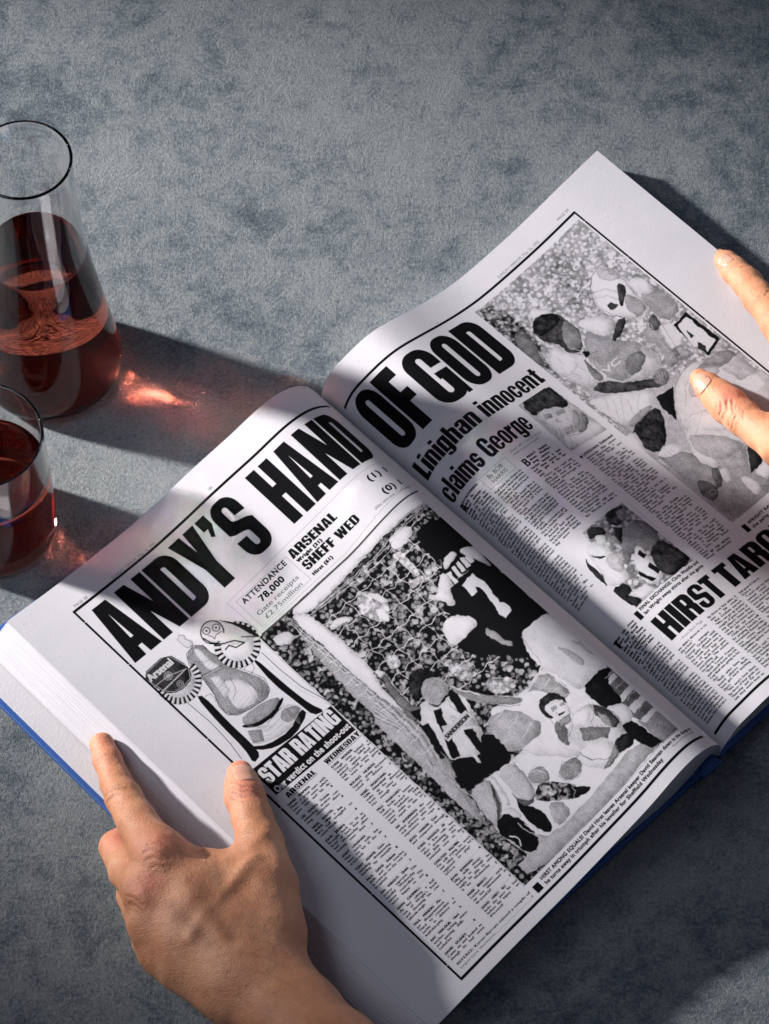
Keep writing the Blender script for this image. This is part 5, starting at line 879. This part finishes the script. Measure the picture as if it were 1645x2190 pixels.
LC = [([(-13.4, -15.74, 3.15), (-13.2, -15.62, 3.32), (-12.86, -15.57, 3.4)], 0.02, 0.05), ([(-12.89, -17.93, 3.64), (-12.63, -17.82, 4.04), (-12.24, -17.78, 4.25), (-11.82, -17.8, 4.29)], 0.03, 0.06), ([(-12.78, -18.26, 3.65), (-12.52, -18.17, 4.09), (-12.13, -18.08, 4.32)], 0.025, 0.05), ([(-12.84, -17.69, 3.78), (-12.44, -17.61, 4.15), (-12.07, -17.55, 4.23)], 0.02, 0.05), ([(-12.76, -18.36, 3.25), (-12.35, -18.55, 4.22)], 0.02, 0.05), ([(-7.08, -17.37, 4.19), (-6.49, -17.85, 4.59), (-5.83, -17.93, 4.44)], 0.03, 0.06), ([(-7.02, -17.79, 4.37), (-6.48, -18.12, 4.6), (-5.74, -18.19, 4.43)], 0.03, 0.06), ([(-6.96, -18.13, 4.41), (-6.38, -18.45, 4.63), (-5.64, -18.35, 4.43)], 0.025, 0.06), ([(-7.05, -18.37, 4.26), (-6.47, -18.7, 4.66), (-5.81, -18.69, 4.68)], 0.02, 0.05), ([(-10.88, -21.85, 5.75), (-10.5, -21.74, 5.94), (-10.03, -21.96, 5.96), (-9.66, -22.22, 5.88)], 0.02, 0.06), ([(-10.78, -22.21, 5.65), (-10.4, -22.11, 5.86), (-9.93, -22.32, 5.86)], 0.02, 0.06), ([(-10.69, -21.52, 5.91), (-10.23, -21.46, 6.0), (-9.67, -21.74, 5.93)], 0.018, 0.06), ([(-10.58, -22.6, 5.61), (-10.21, -22.47, 5.75), (-9.84, -22.58, 5.78)], 0.018, 0.06), ([(-10.08, -20.86, 5.84), (-9.51, -21.26, 5.8), (-9.13, -21.83, 5.71), (-8.92, -22.48, 5.79)], 0.015, 0.07), ([(-8.28, -21.06, 4.61), (-7.92, -22.36, 5.55)], 0.015, 0.07), ([(-7.61, -21.49, 4.84), (-7.45, -22.6, 5.62)], 0.013, 0.07), ([(-7.03, -21.74, 5.14), (-6.89, -22.85, 5.69)], 0.013, 0.07), ([(-7.26, -25.87, 6.08), (-6.36, -25.65, 6.05), (-5.46, -25.71, 5.96), (-4.55, -26.12, 5.77)], 0.015, 0.08), ([(-7.43, -26.43, 6.01), (-6.34, -26.29, 6.15), (-5.17, -26.45, 6.06), (-4.26, -26.87, 5.89)], 0.015, 0.08), ([(-7.32, -27.13, 6.02), (-6.23, -27.05, 6.27), (-5.06, -27.33, 6.24), (-4.06, -27.82, 6.23)], 0.018, 0.08), ([(-6.94, -27.95, 6.09), (-5.85, -27.86, 6.32), (-4.76, -28.32, 6.45), (-3.76, -28.95, 6.76)], 0.015, 0.08), ([(-6.29, -28.65, 6.11), (-5.29, -28.8, 6.44), (-4.2, -29.5, 6.91)], 0.013, 0.08), ([(-11.6, -23.56, 4.88), (-11.21, -23.78, 5.12), (-10.83, -24.17, 5.09)], 0.02, 0.06), ([(-11.51, -23.88, 4.69), (-11.11, -24.1, 4.94), (-10.83, -24.42, 4.97)], 0.02, 0.06), ([(-8.64, -25.96, 5.65), (-6.88, -23.5, 5.77), (-5.9, -22.02, 5.67)], -0.1, 0.3), ([(-9.41, -24.56, 5.66), (-7.71, -26.39, 5.92)], 0.04, 0.35), ([(-8.51, -23.42, 6.03), (-6.8, -26.18, 6.12)], 0.045, 0.4), ([(-6.02, -21.19, 5.27), (-5.3, -20.48, 5.09)], -0.06, 0.3), ([(-10.17, -22.04, 5.93), (-10.02, -22.4, 5.82)], -0.1, 0.45), ([(-10.83, -23.78, 5.32), (-10.73, -23.96, 5.26)], -0.1, 0.4)]
RC = [([(16.71, 4.57, 3.02), (16.76, 4.24, 2.89), (16.66, 4.06, 2.53)], 0.03, 0.05), ([(16.99, 4.62, 3.16), (17.03, 4.05, 3.06), (16.82, 3.87, 2.6)], 0.035, 0.05), ([(17.27, 4.5, 3.22), (17.29, 3.79, 3.23), (17.09, 3.41, 2.65)], 0.045, 0.06), ([(17.42, 4.16, 3.32), (17.39, 3.51, 3.23), (17.25, 3.22, 2.72)], 0.03, 0.05), ([(16.54, 4.59, 2.89), (16.55, 4.3, 2.69)], 0.02, 0.05), ([(17.79, 3.78, 3.46), (17.71, 3.13, 3.39)], 0.015, 0.05), ([(16.78, 5.01, 3.11), (17.11, 4.8, 3.2)], 0.012, 0.05), ([(18.21, 13.21, 2.6), (18.45, 13.27, 2.62), (18.7, 13.33, 2.55)], 0.03, 0.06), ([(19.2, 10.56, 3.8), (19.43, 11.02, 3.57)], 0.03, 0.06), ([(18.63, 10.25, 3.42), (18.85, 10.44, 3.66), (19.11, 10.8, 3.67)], 0.02, 0.06)]
LN = ((-6.47, -16.92, 4.25), (-0.31, 1.39, -0.25))
RN = ((15.81, 6.19, 2.42), (-0.89, 1.31, -0.3))
RN2 = ((17.55, 14.06, 2.07), (-0.69, 1.36, -0.55))
# ------------------------------------------------------------------ hands: one continuous skin each, from blended tapering segments
def vnoise(p, s, seed=0):
    q = p * s + seed * 7.31; i = np.floor(q).astype(np.int64); f = q - i; f = f * f * (3 - 2 * f)
    def h(dx, dy, dz):
        n = (i[:, 0] + dx) * 374761393 + (i[:, 1] + dy) * 668265263 + (i[:, 2] + dz) * 2147483647 + seed * 1013
        n = (n ^ (n >> 13)) * 1274126177; n = n & 0x7fffffff; return ((n ^ (n >> 16)) & 0xffff) / 65535.0
    r = 0
    for dx in (0, 1):
        for dy in (0, 1):
            for dz in (0, 1):
                w = (f[:, 0] if dx else 1 - f[:, 0]) * (f[:, 1] if dy else 1 - f[:, 1]) * (f[:, 2] if dz else 1 - f[:, 2]); r = r + w * h(dx, dy, dz)
    return r
def smin(a, b, k):
    h = np.clip(k - np.abs(a - b), 0, None) / k
    return np.minimum(a, b) - h * h * k * .25
def seg(p, A, B):
    a = np.array(A[:3]); d = np.array(B[:3]) - a; t = np.clip((p - a) @ d / (d @ d), 0, 1)
    q = p - a - t[..., None] * d
    return np.sqrt((q * q).sum(-1)) - (A[3] * (1 - t) + B[3] * t)
def chain(p, c, k=.12):
    d = None
    for A, B in zip(c, c[1:]):
        s = seg(p, A, B); d = s if d is None else smin(d, s, k)
    return d
def hand_sdf(p, H):
    d = None; lasth = None
    for name, k, c in H:
        s = chain(p, c, .25 if k < .5 else .5); d = s if d is None else smin(d, s, k)
    return d
def surface_nets(H, h, lo, hi):
    lo = np.array(lo, float); n = np.ceil((np.array(hi) - lo) / h).astype(int) + 1
    D = np.full(n, 1e3, np.float32); ax = [lo[i] + h * np.arange(n[i]) for i in range(3)]
    for name, k, c in H:                                   # each segment chain only where it matters
        cc = np.array(c); m = cc[:, 3].max() + k + .6
        a = np.clip(((cc[:, :3].min(0) - m - lo) / h).astype(int), 0, n); b = np.clip(((cc[:, :3].max(0) + m - lo) / h).astype(int) + 1, 0, n)
        if (b <= a).any(): continue
        sl = tuple(slice(a[i], b[i]) for i in range(3))
        G = np.stack(np.meshgrid(*[ax[i][sl[i]] for i in range(3)], indexing='ij'), -1)
        s = chain(G, c, .25 if k < .5 else .5); D[sl] = smin(D[sl], s, k)
    ins = D < 0
    corner = [(i, j, l) for i in (0, 1) for j in (0, 1) for l in (0, 1)]
    sub = lambda A, o: A[o[0]:n[0] - 1 + o[0], o[1]:n[1] - 1 + o[1], o[2]:n[2] - 1 + o[2]]
    cnt = sum(sub(ins, o).astype(np.int8) for o in corner); act = (cnt > 0) & (cnt < 8)
    idx = -np.ones(act.shape, np.int64); cells = np.argwhere(act); idx[act] = np.arange(len(cells))
    V = np.zeros((len(cells), 3)); W = np.zeros(len(cells))
    vals = {o: sub(D, o)[act] for o in corner}
    for a in corner:
        for axi in range(3):
            if a[axi] == 0:
                b = list(a); b[axi] = 1; b = tuple(b); va, vb = vals[a], vals[b]; m = (va < 0) != (vb < 0)
                t = np.where(m, va / np.where(m, va - vb, 1), 0); P = np.array(a, float)[None] + t[:, None] * (np.array(b) - np.array(a))
                V[m] += P[m]; W[m] += 1
    V = (V / W[:, None] + cells) * h + lo
    F_ = []
    for axi in range(3):
        u, v = (axi + 1) % 3, (axi + 2) % 3
        s0 = [slice(1, n[i] - 1) for i in range(3)]; s0[axi] = slice(0, n[axi] - 1); s1 = list(s0); s1[axi] = slice(1, n[axi])
        A, B = ins[tuple(s0)], ins[tuple(s1)]; m = A != B; pos = np.argwhere(m) + [sl.start for sl in s0]
        inside = A[m]; eu = np.zeros(3, int); eu[u] = 1; ev = np.zeros(3, int); ev[v] = 1
        q = np.stack([idx[tuple((pos - eu - ev).T)], idx[tuple((pos - ev).T)], idx[tuple(pos.T)], idx[tuple((pos - eu).T)]], 1)
        q[~inside] = q[~inside][:, ::-1]; F_.append(q)
    return V, np.vstack(F_)
def grad(p, H, e=.02):
    g = np.stack([hand_sdf(p + np.eye(3)[i] * e, H) - hand_sdf(p - np.eye(3)[i] * e, H) for i in range(3)], -1)
    return g / np.maximum(np.linalg.norm(g, axis=-1, keepdims=True), 1e-9)
def poly_dist(p, line_):
    best = None
    for a, b in zip(line_, line_[1:]):
        a = np.array(a, float); d = np.array(b, float) - a; t = np.clip((p - a) @ d / (d @ d), 0, 1); q = p - a - t[:, None] * d
        s = (q * q).sum(1); best = s if best is None else np.minimum(best, s)
    return np.sqrt(best)
def mat_skin(name):
    t = NT(name); co = objco(t)
    big = t.noise(co, 34, 4, .6); mid = t.noise(co, 130, 4, .6); fine = t.noise(co, 620, 3, .6)
    vor = t.new('ShaderNodeTexVoronoi', {'Vector': co, 'Scale': 760}, feature='DISTANCE_TO_EDGE').outputs['Distance']
    mpw = t.new('ShaderNodeMapping', {'Vector': co, 'Rotation': (0, 0, .7), 'Scale': (1, 3.2, 1.6)}).outputs[0]
    lines = t.noise(mpw, 420, 3, .6, .8)
    at = t.new('ShaderNodeAttribute', attribute_name='crease'); cr = at.outputs['Fac']
    rd = t.new('ShaderNodeAttribute', attribute_name='redness').outputs['Fac']
    c = t.ramp(big, [(.3, (.42, .175, .085)), (.5, (.52, .238, .128)), (.72, (.60, .305, .178))])
    c = t.mix(t.math('MULTIPLY', rd, .85), c, (.62, .21, .14))
    c = t.mix(t.ramp(mid, [(.35, (.28, .28, .28)), (.6, (0, 0, 0))]), c, (.42, .16, .09))
    c = t.mix(t.math('MULTIPLY', cr, .6), c, (.20, .07, .035))
    h = t.bump(vor, .35, .0006); h = t.bump(lines, .42, .0009, h); h = t.bump(fine, .3, .0006, h); h = t.bump(mid, .25, .0016, h)
    t.set(Base_Color=c, Roughness=t.ramp(mid, [(.3, (.42,) * 3), (.7, (.56,) * 3)]), Specular_IOR_Level=.42, Normal=h)
    t.b.inputs['Subsurface Weight'].default_value = .12; t.b.inputs['Subsurface Radius'].default_value = (1.0, .35, .2); t.b.inputs['Subsurface Scale'].default_value = .004
    return t.m
def mat_nail():
    t = NT('nail'); co = objco(t); c = t.mix(t.noise(co, 160, 2, .5), (.50, .25, .18), (.58, .32, .24))
    t.set(Base_Color=c, Roughness=.28, Specular_IOR_Level=.5, Normal=t.bump(t.noise(co, 300, 2, .5), .15, .0004)); return t.m
SKIN = mat_skin('skin'); NAIL = mat_nail()
def make_hand(H, lo, hi, h, creases, label, red, origin):
    V, Fq = surface_nets(H, h, lo, hi)
    lab = np.arange(len(V))                                # keep only the one connected skin
    while True:
        m = lab[Fq].min(1); nl = lab.copy()
        for i in range(4): np.minimum.at(nl, Fq[:, i], m)
        nl = nl[nl]
        if (nl == lab).all(): break
        lab = nl
    keep = lab == np.bincount(lab).argmax(); ren = np.cumsum(keep) - 1; Fq = ren[Fq[keep[Fq[:, 0]]]]; V = V[keep]
    for _ in range(2):                                     # relax, then pull back on to the surface
        A = np.zeros_like(V); W = np.zeros(len(V))
        for i in range(4):
            np.add.at(A, Fq[:, i], V[Fq[:, (i + 1) % 4]] + V[Fq[:, (i + 3) % 4]]); np.add.at(W, Fq[:, i], 2)
        V = .4 * V + .6 * A / W[:, None]
    N = grad(V, H); V = V - N * hand_sdf(V, H)[:, None]
    cr = np.zeros(len(V)); disp = np.zeros(len(V))
    for line_, depth, wid in creases:
        if depth < .04 and depth > 0: depth *= (1.35 if wid < .065 else .8)
        d = poly_dist(V, line_); g = np.exp(-(d / wid) ** 2); disp -= depth * g; disp += depth * .35 * np.exp(-((d - 2.2 * wid) / (1.4 * wid)) ** 2)
        cr = np.maximum(cr, g * min(abs(depth) / .05, 1) if depth > 0 else 0 * g)
    disp += (vnoise(V, 1.1, 3) - .5) * .06 + (vnoise(V, 2.6, 5) - .5) * .03
    V = V + N * disp[:, None]
    rn = np.zeros(len(V))
    for c, r in red: rn = np.maximum(rn, np.exp(-(((V - np.array(c)) ** 2).sum(1)) / r ** 2))
    o = mesh_obj('hand', V, Fq, SKIN, origin=origin)
    for nm, a in (('crease', cr), ('redness', rn)):
        at = o.data.attributes.new(nm, 'FLOAT', 'POINT'); at.data.foreach_set('value', a.astype(np.float32))
    tag(o, label, 'hand'); return o
def nail(hand, H, c, tip, nrm, w, l, lift=.03):
    c = np.array(c, float); tip = np.array(tip, float); tip /= np.linalg.norm(tip); nrm = np.array(nrm, float); nrm -= tip * (nrm @ tip); nrm /= np.linalg.norm(nrm); side = np.cross(tip, nrm)
    n1, n2 = 17, 21; P = []; off = []; DIR = []; r = w * .66; th = math.asin(min(w / 2 / r, .97))
    for i in range(n1):
        for j in range(n2):
            x = -1 + 2 * i / (n1 - 1); y = -1 + 2 * j / (n2 - 1)
            yy = y * (1 - .16 * x * x) + .10 * x * x * (1 if y < 0 else -1); a = x * (1 - .14 * abs(y) ** 3) * th
            d = nrm * math.cos(a) + side * math.sin(a)
            P.append(c - nrm * r + tip * yy * l / 2 + d * (r + .5)); DIR.append(d); off.append(lift * (1 - .75 * abs(x) ** 4) * (1 if y > -.85 else .35) + .012 * max(y, 0))
    P = np.array(P); off = np.array(off); DIR = np.array(DIR); P0 = P.copy()
    for _ in range(40): d = hand_sdf(P, H) - off; P = P - DIR * np.clip(d, -.3, .3)[:, None] * .8
    t_ = ((P0 - P) * DIR).sum(1); P = P0 - DIR * np.clip(t_, .2, .95)[:, None]
    top = P; bot = P - nrm * .06; V = np.vstack([top, bot]); Fc = grid_faces(n1, n2) + grid_faces(n1, n2, n1 * n2, True)
    ring = [i * n2 for i in range(n1)] + [(n1 - 1) * n2 + j for j in range(1, n2)] + [i * n2 + n2 - 1 for i in range(n1 - 2, -1, -1)] + [j for j in range(n2 - 2, 0, -1)]
    for a, b in zip(ring, ring[1:] + ring[:1]): Fc.append((a, b, b + n1 * n2, a + n1 * n2))
    return mesh_obj('fingernail', V, Fc, NAIL, hand)
LH = make_hand(LEFT_HAND, (-18, -36, -.2), (8, -10, 9), .085, LC, 'left hand with folded fingers gripping the outer edge of the left page', [((-12.6, -15.0, 2.9), 1.0), ((-6.4,-16.2,3.4), 1.0), ((-10.2,-21.5,5.7), .9), ((-10.7,-23.2,5.2), .8), ((-12.4,-19.0,2.5), .9), ((-6.3,-17.9,4.5), .7)], (-10, -22, 3))
nail(LH, LEFT_HAND, LN[0], LN[1], (.80, .10, .60), .95, 1.15)
RH = make_hand(RIGHT_HAND, (14, -8, -.2), (38, 18, 9), .085, RC, 'right hand coming in from the side with its thumb on the right page', [((17.0, 7.5, 1.9), .9), ((18.3, 14.4, 1.1), .8), ((17.2, 4.9, 3.1), .7)], (24, 4, 3))
nail(RH, RIGHT_HAND, RN[0], RN[1], (-.5, -.45, .78), .86, 1.15)
nail(RH, RIGHT_HAND, RN2[0], RN2[1], (.45, .75, .5), .62, .8)
